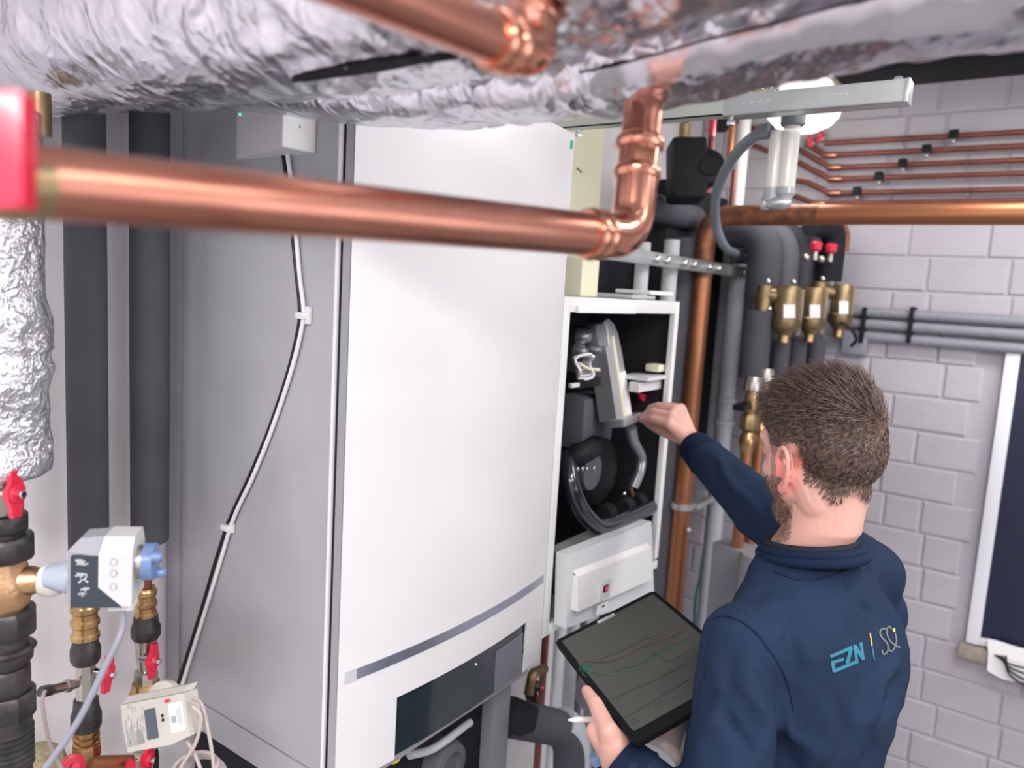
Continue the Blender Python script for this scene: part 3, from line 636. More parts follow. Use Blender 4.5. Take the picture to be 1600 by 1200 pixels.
for (px, py, lab) in ((473, 493, 'upper'), (355, 824, 'lower')):
    q = U(px, py, x=BX0-.006); t = thing('cable_clip', q, lab + ' white plastic clip holding the cables on the boiler side', 'clip', None)
    M().obox(q+X*-.002, (.010, .020, .010), X, Y, .002).obj('clip_band', 'white_plastic', t)
    M().obox(q+V((.002, -.010, .001)), (.006, .010, .026 if py < 600 else .016), X, Y, .001).obj('clip_tab', 'white_plastic', t)
# ------------------------------------------------------------------ opened boiler
OX0, OX1, OY, OZ0, OZ1 = 1.342, 1.932, .825, 1.178, 1.918
t = thing('opened_boiler', ((OX0+OX1)/2, 1.03, OZ0), 'smaller white boiler with its front removed showing black fan and hoses', 'boiler')
ORG[t.name] = V(t.location)
fr = .028
M().box((OX0, OY, OZ0), (OX0+fr, OY+.016, OZ1), .002).box((OX0, OY+.016, OZ0), (OX0+.004, 1.285, OZ1)).obj('side_frame', 'white_plastic', t, label='left white side panel')
M().box((OX1-fr*.85, OY, OZ0+.03), (OX1, OY+.016, OZ1), .002).box((OX1-.004, OY+.016, OZ0), (OX1, 1.285, OZ1)).obj('side_frame', 'white_plastic', t, label='right white side panel')
M().box((OX0+fr, OY, OZ1-.032), (OX1-fr*.85, OY+.016, OZ1), .002).box((OX0+.004, OY+.016, OZ1-.004), (OX1-.004, 1.285, OZ1)).obj('top_frame', 'white_plastic', t)
M().box((OX0+fr, OY, OZ0), (OX1, OY+.016, OZ0+.022), .002).box((OX0+.004, OY+.016, OZ0), (OX1-.004, 1.285, OZ0+.004)).obj('bottom_frame', 'white_plastic', t)
M().box((OX0+.005, 1.10, OZ0+.005), (OX1-.005, 1.11, OZ1-.005)).obj('back_panel', 'black_soft', t)
def OP(px, py, y): return U(px, py, y=y)
M().box((OX1-.011, OY+.017, OZ0+.006), (OX1-.006, 1.10, OZ1-.006)).box((OX0+.005, OY+.017, OZ0+.006), (OX0+.009, 1.10, OZ1-.006)).box((OX0+.005, OY+.03, OZ1-.012), (OX1-.006, 1.10, OZ1-.006)).obj('interior_shade', 'lagging_dark', t, flat=True)  # near-black sheets added to darken the interior, shade put into the colour
a = OP(905, 478, OY-.006); M().obox((a.x+.13, OY-.004, OZ1-.025), (.27, .01, .016), X, Y, .003).obj('top_lip', 'frame_white', t)
# air duct arm
a0, a1 = OP(951, 505, .93), OP(972, 655, .88)
dd = (a1-a0).normalized(); sx_ = (X-dd*X.dot(dd)).normalized(); sy_ = dd.cross(sx_)
if sy_.y > 0: sy_ = -sy_
L_ = (a1-a0).length
def DP(u, v, w_): return a0+sx_*u+dd*v+sy_*w_
M().prism([DP(-.034, .01, 0), DP(-.028, -.004, 0), DP(0, -.012, 0), DP(.028, .004, 0), DP(.042, .03, 0), DP(.050, .08, 0), DP(.056, L_, 0), DP(-.030, L_, 0)], -sy_*.05).obj('air_duct', 'alu_light', t, ang=30)
M().prism([DP(.004, .035, .003), DP(.014, .03, .003), DP(.020, L_, .003), DP(.008, L_, .003)], -sy_*.004).obj('duct_edge', 'cream', t, flat=True)
M().prism([DP(.020, .13, .002), DP(.052, .13, .002), DP(.054, L_-.004, .002), DP(.024, L_-.004, .002)], -sy_*.003).obj('duct_label', 'paper', t, flat=True)
M().obox(DP(.008, L_+.004, .006), (.105, .022, .045), sx_, dd, .005).obj('duct_clamp', 'alu_light', t)
M().prism([DP(-.034, 0, .01), DP(-.026, .0, .01), DP(-.028, .055, .01), DP(-.036, .055, .01)], -sy_*.03).obj('duct_cap', 'off_white', t, ang=20)
# fan housing
fc = OP(932, 735, .93)
M().lathe(fc+Y*.05, -Y, [(0, .085), (.03, .09), (.06, .088), (.075, .07), (.085, .03)], 36).obj('fan_housing', 'black_soft', t)
for i in range(5):
    pass
M().tube(spline([OP(986, 668, .86), OP(990, 690, .86), OP(1001, 712, .87), OP(1000, 735, .87), (OP(990, 760, .88))]), [.010]*20+[.012]*13 if False else .0145, 12).obj('fan_rim', 'alu', t)
M().tube(spline([OP(985, 762, .88), OP(993, 785, .88)]), .006, 8).obj('fan_bracket', 'brass_dull', t)
M().ball(OP(975, 771, .87), .006).obj('bolt', 'chrome', t)
# black intake hose
hp = spline([OP(880, 735, .94), OP(893, 718, .90), OP(915, 707, .88), OP(930, 700, .92)])
M().tube(hp, .024, 16).obj('hose_bend', 'black_soft', t)
M().tube(spline([OP(888, 712, .91), OP(889, 745, .88), OP(900, 780, .86), OP(915, 805, .85), OP(938, 822, .845), (OP(975, 812, .845)), OP(1020, 790, .85)]), .021, 18).obj('condensate_hose', 'black_gloss', t, label='thick glossy black hose bending along the bottom')
for px, py in ((955, 800), (985, 789), (1005, 782)):
    M().lathe(OP(px-12, py+3, .87), (OP(px+12, py-6, .87)-OP(px-12, py+3, .87)), [(0, .020), (.006, .024), (.03, .024), (.036, .020)], 20).obj('hose_cuff', 'black_soft', t)
M().lathe(OP(915, 735, .9), -Y, [(0, .05), (.02, .045), (.02, .01)], 24).obj('fan_hub', 'dark_metal', t)
for px in (903, 910, 917, 928):
    M().ball(OP(px, 733, .875), (.0035, .003, .006)).obj('white_pin', 'chrome', t)
# burner casting and electrodes
M().obox(OP(912, 545, 1.0), (.13, .10, .12), X, Y, .02).obj('burner_housing', 'dark_metal', t)
for k, (px, py, r_) in enumerate(((905, 525, .018), (922, 545, .014), (900, 548, .016))): M().lathe(OP(px, py, .95), -Y, [(0, r_*1.2), (.02, r_), (.03, r_*.5)], 16).obj('burner_boss', 'alu', t)
wm_ = M()
for k in range(4):
    o = OP(908+k*2, 567+k*2, .90-.01*k); wm_.tube([o+X*(.026+.004*k)*math.cos(a*PI/10)+Z*(.018+.004*k)*math.sin(a*PI/10)+Y*.01*math.sin(a) for a in range(3, 24)], .0035, 8)
wm_.obj('ignition_cable', 'cable_white', t, label='curled white ignition cables')
M().tube(spline([OP(905, 568, .87), OP(920, 576, .87), OP(936, 578, .88)]), .004, 8).obj('wire', 'cream', t)
M().obox(OP(905, 596, .90), (.11, .06, .022), X, Y, .004).obj('black_bar', 'black', t); M().obox(OP(897, 602, .865), (.035, .01, .010), X, Y, .002).obj('bar_label', 'off_white', t)
M().obox(OP(912, 655, 1.0), (.17, .10, .14), X, Y, .035).obj('heat_exchanger', 'lagging_mid', t)
M().obox(OP(1005, 540, 1.0), (.13, .08, .085), X, Y, .012).obj('gas_valve', 'lagging_mid', t)
M().obox(OP(1008, 538, .95), (.010, .01, .03), X, Y, .002).obj('valve_label', 'off_white', t)
M().obox(OP(1010, 588, .875), (.15, .08, .010), X, Y, .003).obox(OP(1010, 602, .868), (.15, .03, .026), X, Y, .004).obj('shelf', 'off_white', t)
M().obox(OP(1026, 574, .865), (.060, .04, .020), X, Y, .005).ball(OP(1040, 590, .87), (.018, .02, .02)).obj('bracket', 'cream', t)
M().obox(OP(1035, 620, .86), (.016, .03, .06), X, Y, .003).obj('post', 'off_white', t)
M().obox(OP(1006, 632, .93), (.085, .05, .055), X, Y, .004).obj('relay_box', 'black', t)
M().prism([OP(999, 614, .89), OP(1010, 617, .89), OP(1007, 627, .89), OP(1002, 624, .89)], Y*.006).obj('red_tab', 'red', t)
M().obox(OP(1010, 695, .95), (.14, .06, .02), X+Z*-.15, Y, .004).obj('bracket', 'lagging_mid', t)
M().obox(OP(945, 850, .93), (.36, .16, .02), X, Y, .003).obj('drip_tray', 'light_grey', t)
M().obox(OP(880, 905, .92), (.05, .1, .11), X, Y, .01).obj('pump', 'dark_metal', t)
# control unit (folded down)
p0, p1, p2_, p3 = OP(887, 868, .80), OP(1018, 815, .80), OP(1022, 930, .79), OP(884, 982, .79)
M().prism([p0, p1, p2_, p3], (0, .03, 0)).obj('control_panel', 'off_white', t, flat=True)
p0, p1, p2_, p3 = OP(903, 901, .785), OP(1018, 856, .785), OP(1020, 905, .775), OP(903, 956, .775)
M().prism([p0, p1, p2_, p3], (0, .02, 0)).prism([p0, p1, p1+V((0, .02, .016)), p0+V((0, .02, .016))], (0, .004, 0)).obj('control_cover', 'white_plastic', t, flat=True)
q = OP(943, 921, .780); dx_ = (OP(960, 914, .78)-q).normalized()
M().obox(q-Y*.003, (.05, .004, .045), dx_, Y, .001).obj('display_frame', 'off_white', t)
M().obox(q-Y*.0055+Z*.004, (.022, .002, .016), dx_, Y).obj('display', 'black', t); M().obox(q-Y*.007+Z*.004+dx_*.002, (.010, .001, .010), dx_, Y).obj('display_digits', 'red_lamp', t)
M().obox(OP(941, 950, .779), (.050, .002, .022), dx_, Y).obj('paper_label', 'paper', t, flat=True)
for a in (-.6, 0, .6): M().obox(OP(943, 947, .777)+dx_*.008*a, (.003, .001, .004), dx_, Y).obj('small_print', 'dark_print', t, flat=True)
M().ball(OP(903, 939, .781), .003).obj('button', 'black', t)
M().obox(OP(990, 900, .80)-Y*.0, (.004, .004, .05), X, Y).obj('panel_joint', 'light_grey', t)

# things on and above the opened boiler
for k, (px, py, lx, ly, lab) in enumerate(((960, 455, .2, .12, 'grey booklet lying on top of the opened boiler'), (992, 448, .14, .12, 'white folded papers on the grey booklet'))):
    q = U(px, py, y=.95); z_ = OZ1+.002+.013*k
    bm_ = M().obox((q.x, .92, z_+.005), (lx*.85, .11, .010), X+Y*(.1-.2*k), Y, .003); 
    bm_.obj('papers', ('light_grey', 'paper')[k], label=lab, cat='papers')
q = U(908, 440, y=.93); M().box((q.x-.05, .90, OZ1+.002), (q.x+.03, .98, OZ1+.09), .004).obj('carton', 'cream', label='small cream carton on top of the opened boiler', cat='box')
q = U(880, 250, y=1.27); M().box((1.87, 1.19, 1.925), (2.105, 1.285, 2.75), .002).obj('duct_panel', 'pale_yellow', label='pale yellow vertical casing behind the closed boiler', cat='panel')
M().obox(U(905, 266, y=1.17), (.03, .003, .003), X+Z*-.25, Y).obj('wire', 'cable_black', label='short dark wire on the yellow casing', cat='wire')
for (px, pt_, pb_, r_, lab) in ((1003, 378, 470, .021, 'left light grey plastic pipe stub above the opened boiler'), (1047, 374, 620, .0245, 'right light grey plastic pipe stub above the opened boiler')):
    q = U(px, 420, y=1.02); zt = U(px, pt_, y=1.02).z; zb = U(px, pb_, y=1.02).z
    M().lathe((q.x, q.y, zt), -Z, [(0, r_*.92), (.002, r_), (zt-zb, r_)], 24).obj('pipe_stub', 'pvc_light', label=lab, cat='pipe')
# ------------------------------------------------------------------ strut rail, siphon, hose
s0, s1, s2 = U(930, 186, x=1.62), U(1130, 166, x=1.62), U(1417, 138, x=1.62)
zr = s1.z; rx = 1.62
t = thing('mounting_rail', (rx, .5, zr-.02), 'galvanised mounting rail hanging under the ceiling in front of the round lamp', 'rail')
ORG[t.name] = V(t.location)
def chan(y0, y1, hh, wd, m_, nm):
    M().box((rx, y0, zr-hh/2), (rx+.003, y1, zr+hh/2)).box((rx, y0, zr-hh/2), (rx+wd, y1, zr-hh/2+.003)).box((rx, y0, zr+hh/2-.003), (rx+wd, y1, zr+hh/2)).box((rx+wd-.003, y0, zr-hh/2), (rx+wd, y1, zr-hh/2+.010)).box((rx+wd-.003, y0, zr+hh/2-.010), (rx+wd, y1, zr+hh/2)).obj(nm, m_, t, flat=True)
chan(s1.y, s2.y, .042, .042, 'zinc', 'channel'); chan(1.28, s1.y, .036, .036, 'zinc_pale', 'inner_channel')
M().box((rx-.002, s2.y-.004, zr-.022), (rx+.044, s2.y+.004, zr+.022), .001).obj('end_cap', 'zinc', t)
for k in range(9):
    q = s1.lerp(s2, .12+.05*k) if k < 4 else s1.lerp(s2, .58+.03*k-.12); M().obox((rx-.0006, q.y, zr+.003), (.001, .006, .004), X, Y).obj('embossed_mark', 'zinc_pale', t, flat=True)
M().hexn((rx+.02, s2.y+.02, zr+.018), Z, 0, .012, .008).obj('end_bolt', 'chrome', t)
for yy in (.62, 1.0): M().tube([(rx+.02, yy, zr-.03), (rx+.02, yy, 2.75)], .005, 10).hexn((rx+.02, yy, zr+.02), Z, 0, .01, .009).hexn((rx+.02, yy, zr-.036), Z, 0, .01, .009).obj('threaded_rod', 'chrome', t)
for px, py in ((1150, 143), (1178, 140), (1190, 139), (1203, 137), (1215, 138)): M().ball(U(px, py, x=1.64), .005).obj('bolt', 'chrome', t)
# siphon
q = U(1234, 170, x=1.75); t = thing('siphon', (q.x, q.y, U(1220, 325, x=1.75).z), 'translucent double-tube siphon hanging under the metal rail', 'siphon')
ORG[t.name] = V(t.location)
ta, tb = U(1238, 200, x=1.75), U(1222, 296, x=1.75)
M().lathe(ta+Z*.035, -Z, [(0, .022), (.004, .026), (.028, .026), (.032, .022)], 14).obj('cap', 'pvc_dark', t)
M().tube([ta+Z*.01, ta-Z*.012], .018, 20).obj('neck', 'clear', t)
M().tube([ta-Z*.01, V((ta.x, ta.y, tb.z))], .0185, 24).obj('tube', 'clear', t, label='front clear tube')
o2 = V((0, .030, 0)); M().tube([ta+o2-Z*.005, V((ta.x, ta.y, tb.z))+o2], .0165, 24).obj('tube', 'clear', t, label='rear milky tube')
c_ = V((ta.x, ta.y, tb.z)); M().lathe(c_+Z*.004, -Z, [(0, .020), (.014, .021), (.022, .014), (.03, .013)], 20).lathe(c_+o2+Z*.004, -Z, [(0, .018), (.03, .018)], 20).obj('socket', 'clear_grey', t)
M().ball(c_+o2*.5-Z*.030, (.024, .030, .015)).hexn(c_+o2*1.2-Z*.03, Y, 0, .014, .016, 10).obj('bottom_cup', 'zinc', t)
# grey hose
ha = U(1203, 204, x=1.75); t = thing('drain_hose', ha, 'grey flexible drain hose curving from the siphon down to the grey pipe', 'hose')
GPX, GPY = 2.62, None
gq = U(1156, 415, y=1.0)
M().tube(spline([ha, U(1175, 216, x=1.8), U(1143, 250, x=1.9), U(1120, 300, x=2.05), U(1118, 345, x=2.2), U(1132, 385, x=2.35), gq+Z*.03, gq-Z*.03]), .0135, 16).obj('hose', 'hose', t)
M().tube([ha-V((0, 0, 0)), ha+(U(1190, 206, x=1.75)-ha)*1.4], .018, 16).obj('hose_collar', 'pvc_dark', t)
# riser, main pipe, grey pipe and clamp rail
RPX = 2.52; rp = U(1098, 430, x=RPX); YR = rp.y
zm = U(1400, 335, x=RPX).z; rad = .031
t = thing('copper_pipe', (RPX, YR, .0), 'long brownish copper pipe rising beside the opened boiler and turning right along the block wall', 'pipe')
pth = fillet([(RPX, YR, 0.0), (RPX, YR, zm), (RPX, -.9, zm)], .07, 12)
M().tube([(RPX, YR, 0), (RPX, YR, zm-.20)], rad, 28).obj('riser', 'copper_old', t)
M().tube(fillet([(RPX, YR, zm-.21), (RPX, YR, zm), (RPX, YR-.36, zm)], .08, 12), rad*1.06, 28).obj('burnt_elbow', 'copper_burnt', t, label='heat-stained elbow')
M().tube([(RPX, YR-.34, zm), (RPX, -1.6, zm)], rad, 28).obj('horizontal_pipe', 'copper_old', t)
q = U(1077, 824, x=RPX); M().ball((q.x-rad+.002, q.y-.01, q.z), .007).obj('white_spot', 'white_plastic', t)
M().tube([(RPX+.10, YR+.09, zm+.0), (2.17, YR+.09, zm+.0)], .044, 24).obj('lagged_pipe', 'lagging', label='dusty dark lagged pipe behind the copper elbow', cat='pipe')
gp = U(1149, 470, y=1.0); t = thing('drain_pipe', (gp.x, gp.y, 0), 'light grey plastic drain pipe standing right of the copper riser', 'pipe')
ORG[t.name] = V(t.location)
M().tube([(gp.x, gp.y, 0), (gp.x, gp.y, gq.z+.005)], .033, 24).obj('pipe', 'pvc', t)
for py in (622, 655): 
    z_ = U(1145, py, y=1.0).z; M().lathe((gp.x, gp.y, z_), Z, [(-.012, .034), (-.008, .040), (.008, .040), (.012, .034)], 24).obj('socket_ring', 'pvc', t)
a, b_ = U(945, 397, y=.955), U(1216, 430, y=.955)
zc = (a.z+b_.z)/2
t = thing('clamp_rail', (a.x, .955, zc-.02), 'galvanised clamp rail holding the upright pipes above the opened boiler', 'rail')
ORG[t.name] = V(t.location)
M().box((a.x, .965, zc-.019), (b_.x, .995, zc+.019), .001).obj('rail', 'zinc', t)
M().box((b_.x-.16, .960, zc-.006), (b_.x-.05, .966, zc+.006)).obj('rail_slot', 'gap_black', t)
M().lathe((b_.x-.01, .975, zc), Z, [(-.022, .012), (-.016, .018), (.016, .018), (.022, .012)], 16).obj('rail_end', 'chrome', t)
M().box((b_.x-.10, .955, zc+.017), (b_.x-.02, .990, zc+.024), .001).obj('yellow_tag', 'yellow', t)
for (xx, r_) in ((U(1003, 420, y=1.02).x, .021), (U(1047, 420, y=1.02).x, .0245), (RPX-.02, .03), (gp.x, .033)):
    M().lathe((xx, 1.0 if xx > 2.3 else 1.02, zc), Z, [(-.012, r_+.003), (-.010, r_+.007), (.010, r_+.007), (.012, r_+.003)], 24).obj('pipe_clamp', 'chrome', t)
    for s_ in (-1, 1): M().ball((xx+s_*(r_+.014), .958, zc), .012).obj('clamp_bolt', 'chrome', t)
# lower clamp
qz = U(1090, 795, x=RPX).z
t = thing('pipe_clamp', (RPX+.05, .98, qz), 'lower galvanised clamp joining copper riser and grey drain pipe', 'clamp'); ORG[t.name] = V(t.location)
M().lathe((RPX, YR, qz), Z, [(-.012, rad+.003), (-.010, rad+.009), (.010, rad+.009), (.012, rad+.003)], 24).lathe((gp.x, gp.y, qz), Z, [(-.012, .036), (-.010, .043), (.010, .043), (.012, .036)], 24).box((RPX+.02, .95, qz-.01), (gp.x, .97, qz+.01), .002).box((gp.x, .95, qz-.01), (gp.x+.1, .97, qz+.01), .002).obj('clamp_band', 'zinc', t)
# ------------------------------------------------------------------ lagged loops behind
LG = [(1199, 352, 432, 2.68, .060, 'largest'), (1232, 352, 560, 2.75, .046, 'second'), (1260, 356, 560, 2.81, .042, 'third'), (1285, 360, 560, 2.86, .038, 'fourth')]
for i, (px, pt_, pb_, d_, r_, w_) in enumerate(LG):
    top = U(px, pt_+22, d=d_); bot = U(px-6, pb_, d=d_); z0 = U(px, 640 if i else 470, d=d_).z
    M().tube(fillet([(top.x, min(1.22, top.y+.3), top.z+.03), (top.x, top.y, top.z+.03), (top.x, top.y, z0)], .11, 8), r_, 24).obj('lagged_pipe', 'lagging_mid' if i % 2 else 'lagging', label=w_+' dark lagged pipe loop, counted from the left, under the long copper pipe', cat='pipe', group=None)
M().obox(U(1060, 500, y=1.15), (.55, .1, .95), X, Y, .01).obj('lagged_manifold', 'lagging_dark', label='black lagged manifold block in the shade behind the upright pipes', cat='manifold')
q = U(1072, 400, y=1.08); M().tube([(q.x, q.y, q.z+.06), (q.x, q.y, q.z-1.4)], .055, 24).obj('lagged_pipe', 'lagging_mid', label='blue-grey lagged pipe half hidden behind the copper riser', cat='pipe')
q = U(1300, 400, d=2.75); t = thing('lagged_pipe', q, 'rightmost short lagged pipe with copper bend, under the long copper pipe', 'pipe'); ORG[t.name] = V(t.location)
M().tube(fillet([q+V((-.12, .05, .10)), q+V((0, 0, .10)), q+V((0, 0, -.09))], .06, 8), .042, 24).obj('lagging', 'lagging_dark', t)
M().tube(fillet([q+V((-.05, 0, .10)), q+V((.055, -.02, .10)), q+V((.06, -.02, .02))], .05, 8), .022, 18).obj('pipe_bend', 'copper_old', t)
# lower lagged piece
q = U(1186, 485, d=2.55); q2 = U(1182, 592, d=2.55)
M().tube([q, (q.x, q.y, q2.z)], .047, 24).obj('lagged_pipe', 'lagging', label='short dark lagged pipe left of the brass separators', cat='pipe')
for i, (px, pb_, w_) in enumerate(((1222, 600, 'left'), (1248, 605, 'middle'), (1278, 610, 'right'))):
    q = U(px, 530, d=2.62+.07*i); q2 = U(px, pb_, d=2.62+.07*i); M().tube([q, (q.x, q.y, q2.z-.2)], .03, 20).obj('lagged_pipe', 'lagging', label=w_+' of three lagged pipes below the brass separators', cat='pipe')
# brass separators
for i, (px, py, d_, w_, rt) in enumerate(((1229, 486, 2.52, 'left brass separator with white label beside the grey drain pipe', .042), (1269, 486, 2.62, 'middle brass separator with white label', .039), (1314, 480, 2.72, 'right brass separator with white label at the block wall', .036))):
    q = U(px, py, d=d_); t = thing('separator', q-Z*.09, w_, 'separator', None); ORG[t.name] = V(t.location)
    M().lathe(q+Z*.08, -Z, [(0, rt*.9), (.006, rt*.97), (.10, rt*.97), (.105, rt*1.08), (.13, rt*1.08), (.14, rt*.9), (.155, rt*.55), (.16, rt*.5)], 28).obj('body', 'brass_dull', t)
    M().lathe(q-Z*.078, -Z, [(0, .017), (.025, .017), (.03, .012)], 12).obj('drain_plug', 'brass', t)
    M().obox(q-CF*(rt+.001)-Z*.005-CR*.006, (rt*.9, .002, .045), CR, CF, .0005).obj('label_sticker', 'paper', t, flat=True)
    q2 = U(px-34, py-26, d=d_+.02); M().tube([q+Z*.045, q2], .024, 18).obj('side_arm', 'brass_dull', t)
    M().tube([q2+Z*.03, q2-Z*.055], .026, 18).obj('connection', 'brass_dull', t)
    M().ball(q2+Z*.04-CF*.02, .010).obj('bolt', 'chrome', t); M().ball(q2-Z*.05-CF*.024+CR*.012, .010).obj('bolt', 'chrome', t)
    M().box(q+CR*(rt*1.1)+V((-.006, -.006, -.08)), q+CR*(rt*1.1)+V((.006, .006, .07))).obj('magnet_rod', 'nickel', t)
for i, (px, py, d_, w_) in enumerate(((1275, 386, 2.66, 'left red vent cap on the lagged pipe loops'), (1299, 389, 2.72, 'right red vent cap on the lagged pipe loops'))):
    q = U(px, py, d=d_-.09); t = thing('vent_valve', q-Z*.03, w_, 'valve'); ORG[t.name] = V(t.location)
    M().lathe(q, Z, [(-.016, .010), (-.008, .018), (.012, .020), (.018, .014)], 14).obj('red_cap', 'red', t)
    M().lathe(q-Z*.016, -Z, [(0, .008), (.014, .010), (.028, .008)], 12).ball(q-Z*.035-CR*.03, .013).obj('vent_body', 'nickel', t)
q = U(1320, 541, d=2.72); t = thing('junction_box', q-Z*.03, 'small grey junction box under the grey conduits by the brass separator', 'junction box'); ORG[t.name] = V(t.location)
M().box((RX1-.05, q.y-.045, q.z-.036), (RX1-.008, q.y+.045, q.z+.036), .006).obj('box', 'conduit', t); M().box((RX1-.055, q.y-.04, q.z-.031), (RX1-.05, q.y+.04, q.z+.031), .002).obj('lid', 'conduit', t)
# lower brass fittings behind the head
for i, (px, py, pb_, d_, w_) in enumerate(((1177, 598, 760, 2.45, 'brass and white valve column between drain pipe and head'), (1197, 585, 680, 2.55, 'second brass valve column just left of the hair'))):
    q = U(px, py, d=d_); t = thing('valve_column', q-Z*.3, w_, 'pipe fittings'); ORG[t.name] = V(t.location)
    z_ = q.z
    M().lathe(q+Z*.02, -Z, [(0, .024), (.02, .030), (.045, .030), (.05, .02)], 16).obj('union', 'nickel', t)
    M().lathe(q-Z*.03, -Z, [(0, .02), (.05, .024), (.07, .016)], 14).obj('brass_body', 'brass', t)
    M().lathe(q-Z*.10, -Z, [(0, .022), (.015, .032), (.05, .032), (.06, .02)], 8).obj('valve_body', 'brass_dull', t)
    M().lathe(q-Z*.16, -Z, [(0, .016), (.02, .026), (.04, .026), (.07, .018)], 14).obj('brass_socket', 'brass', t)
    M().tube([q-Z*.22, q-Z*1.0], .018, 14).obj('pipe', 'copper_old', t)
    M().box(q+V((-.09, -.01, -.085)), q+V((.02, .03, -.065)), .004).obj('bracket', 'black', t)
# dark lower background between pipes: tanks and bins
q = U(1150, 850, d=2.55); M().obox((q.x, q.y, q.z/2), (.10, .12, q.z), X+Y*-.3, Y, .01).obj('container', 'bin', label='light grey plastic container behind the drain pipe', cat='container')
q = U(1190, 866, d=2.35); M().lathe((q.x, q.y, 0), Z, [(0, .060), (q.z-.02, .068), (q.z, .060)], 28).obj('bucket', 'bin', label='grey round tub next to the light grey container', cat='container')
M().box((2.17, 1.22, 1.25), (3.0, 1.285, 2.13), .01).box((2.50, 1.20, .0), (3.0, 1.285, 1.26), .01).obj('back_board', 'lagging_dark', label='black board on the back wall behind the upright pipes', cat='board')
q = U(1094, 900, y=1.05); M().tube(spline([q+V((.02, 0, .12)), q, q+V((-.03, 0, -.10)), q+V((0, 0, -.3))]), .006, 8).obj('cable', 'green', label='green cable hanging between copper riser and drain pipe', cat='cable')
# ------------------------------------------------------------------ small copper pipes on the block wall
XS = 3.055
PP = [[(1600, 212), (1288, 224)], [(1600, 237), (1290, 243), (1262, 226)], [(1600, 254), (1297, 262), (1245, 232), (1190, 206), (1135, 182)], [(1600, 274), (1298, 280), (1243, 252), (1205, 238), (1165, 222)], [(1600, 298), (1296, 302), (1262, 285), (1235, 281)], [(1600, 322), (1272, 318), (1235, 303)]]
CLP = [(1490, 216), (1448, 239), (1411, 257), (1374, 278), (1340, 300), None]
nmz = ('top', 'second', 'third', 'fourth', 'fifth', 'lowest')
for i, pts in enumerate(PP):
    z_ = U(pts[1][0], pts[1][1], x=XS).z; w0 = U(pts[0][0], pts[0][1], x=XS)
    wpts = [V((XS, -1.2, z_))]+[V((XS, U(a, b_, x=XS).y, z_ if k < 1 else U(a, b_, x=XS).z)) for k, (a, b_) in enumerate(pts[1:])]
    t = thing('copper_pipe', wpts[0]*.5+wpts[1]*.5, nmz[i]+' thin copper pipe running along the block wall', 'pipe', None); ORG[t.name] = V(t.location)
    M().tube(fillet(wpts, .02, 4) if len(wpts) > 2 else wpts, .0095, 12).obj('pipe', 'copper_red', t)
    if len(wpts) > 2: M().lathe(wpts[1]+Y*.0, -Y, [(-.01, .011), (.0, .0125), (.03, .0125), (.04, .011)], 12).obj('solder_joint', 'copper', t)
    if CLP[i]:
        q = U(*CLP[i], x=XS); q.z = z_; t = thing('pipe_clip', q, 'pipe clip on the '+nmz[i]+' thin copper pipe', 'clip'); ORG[t.name] = V(t.location)
        M().lathe(q-Y*.011, Y, [(0, .012), (.002, .017), (.010, .017), (.012, .013), (.014, .017), (.020, .017), (.022, .012)], 16).obj('clip_band', 'zinc', t)
        M().obox(q-X*.012+Z*.004, (.012, .030, .030), X, Y, .004).obj('clip_rubber', 'black', t)
        M().obox(q+V((.02, 0, -.004)), (.04, .016, .016), X, Y, .002).obj('clip_base', 'black', t); M().ball(q+Z*.018, .006).ball(q-Z*.018, .006).obj('clip_screw', 'chrome', t)
for i, (px, py, d_) in enumerate(((1268, 222, 0), (1284, 214, 0))):
    q = U(px, py, x=XS-.02); t = thing('ball_valve', q, ('left', 'right')[i]+' small red-handled valve at the start of the thin copper pipes', 'valve'); ORG[t.name] = V(t.location)
    valve_handle(t, q+V((-.02, 0, 0)), V((-1, -.1, .1)), V((0, -.25 if i else .25, 1)), .85)
    M().lathe(q+V((.012, .03, 0)), -Y, [(0, .012), (.01, .018), (.03, .018), (.04, .012)], 8).obj('valve_body', 'nickel', t)
# upright copper and white plastic pipes at left of the thin pipes
for i, (px, pt_, pb_, d_, m_, r_, w_) in enumerate(((1115, 180, 300, 2.35, 'copper_red', .011, 'upright copper pipe beside the black pump'), (1146, 176, 260, 2.6, 'copper_old', .012, 'short upright copper pipe right of the black pump'), (1148, 265, 332, 2.6, 'copper_red', .009, 'thin copper stub in front of the white upright pipe'), (1166, 170, 330, 2.75, 'white_plastic', .022, 'white upright plastic pipe behind the grey hose'))):
    a, b_ = U(px, pt_, d=d_), U(px-4, pb_, d=d_); M().tube([(a.x, a.y, a.z+(.2 if i != 2 else 0)), (a.x, a.y, b_.z)], r_, 14).obj('pipe', m_, label=w_, cat='pipe')
q = U(1072, 268, d=2.35); t = thing('pump', q-Z*.1, 'black lagged circulation pump above the dusty lagged pipe', 'pump'); ORG[t.name] = V(t.location)
M().obox(q, (.105, .12, .185), CR, CF, .015).obj('pump_shell', 'black_soft', t); M().lathe(q+CR*.055, -CF, [(0, .055), (.05, .055), (.056, .050), (.058, .03), (.064, .028)], 24).obj('pump_motor', 'black', t)
M().lathe(q+Z*.09-CR*.015, Z, [(0, .016), (.05, .018), (.055, .012), (.09, .012), (.10, .018), (.14, .018)], 12).obj('flange', 'brass_dull', t)
M().box(q+V((-.012, -.08, .10)), q+V((.012, -.068, .19)), .003).obj('handle', 'red', t)
q = U(1128, 190, d=2.5); M().obox(q, (.035, .04, .06), CR, CF, .003).tube([q, V((q.x, q.y, 2.75))], .004, 8).obj('sensor_box', 'black_soft', label='small black box between the upright copper pipes', cat='box')
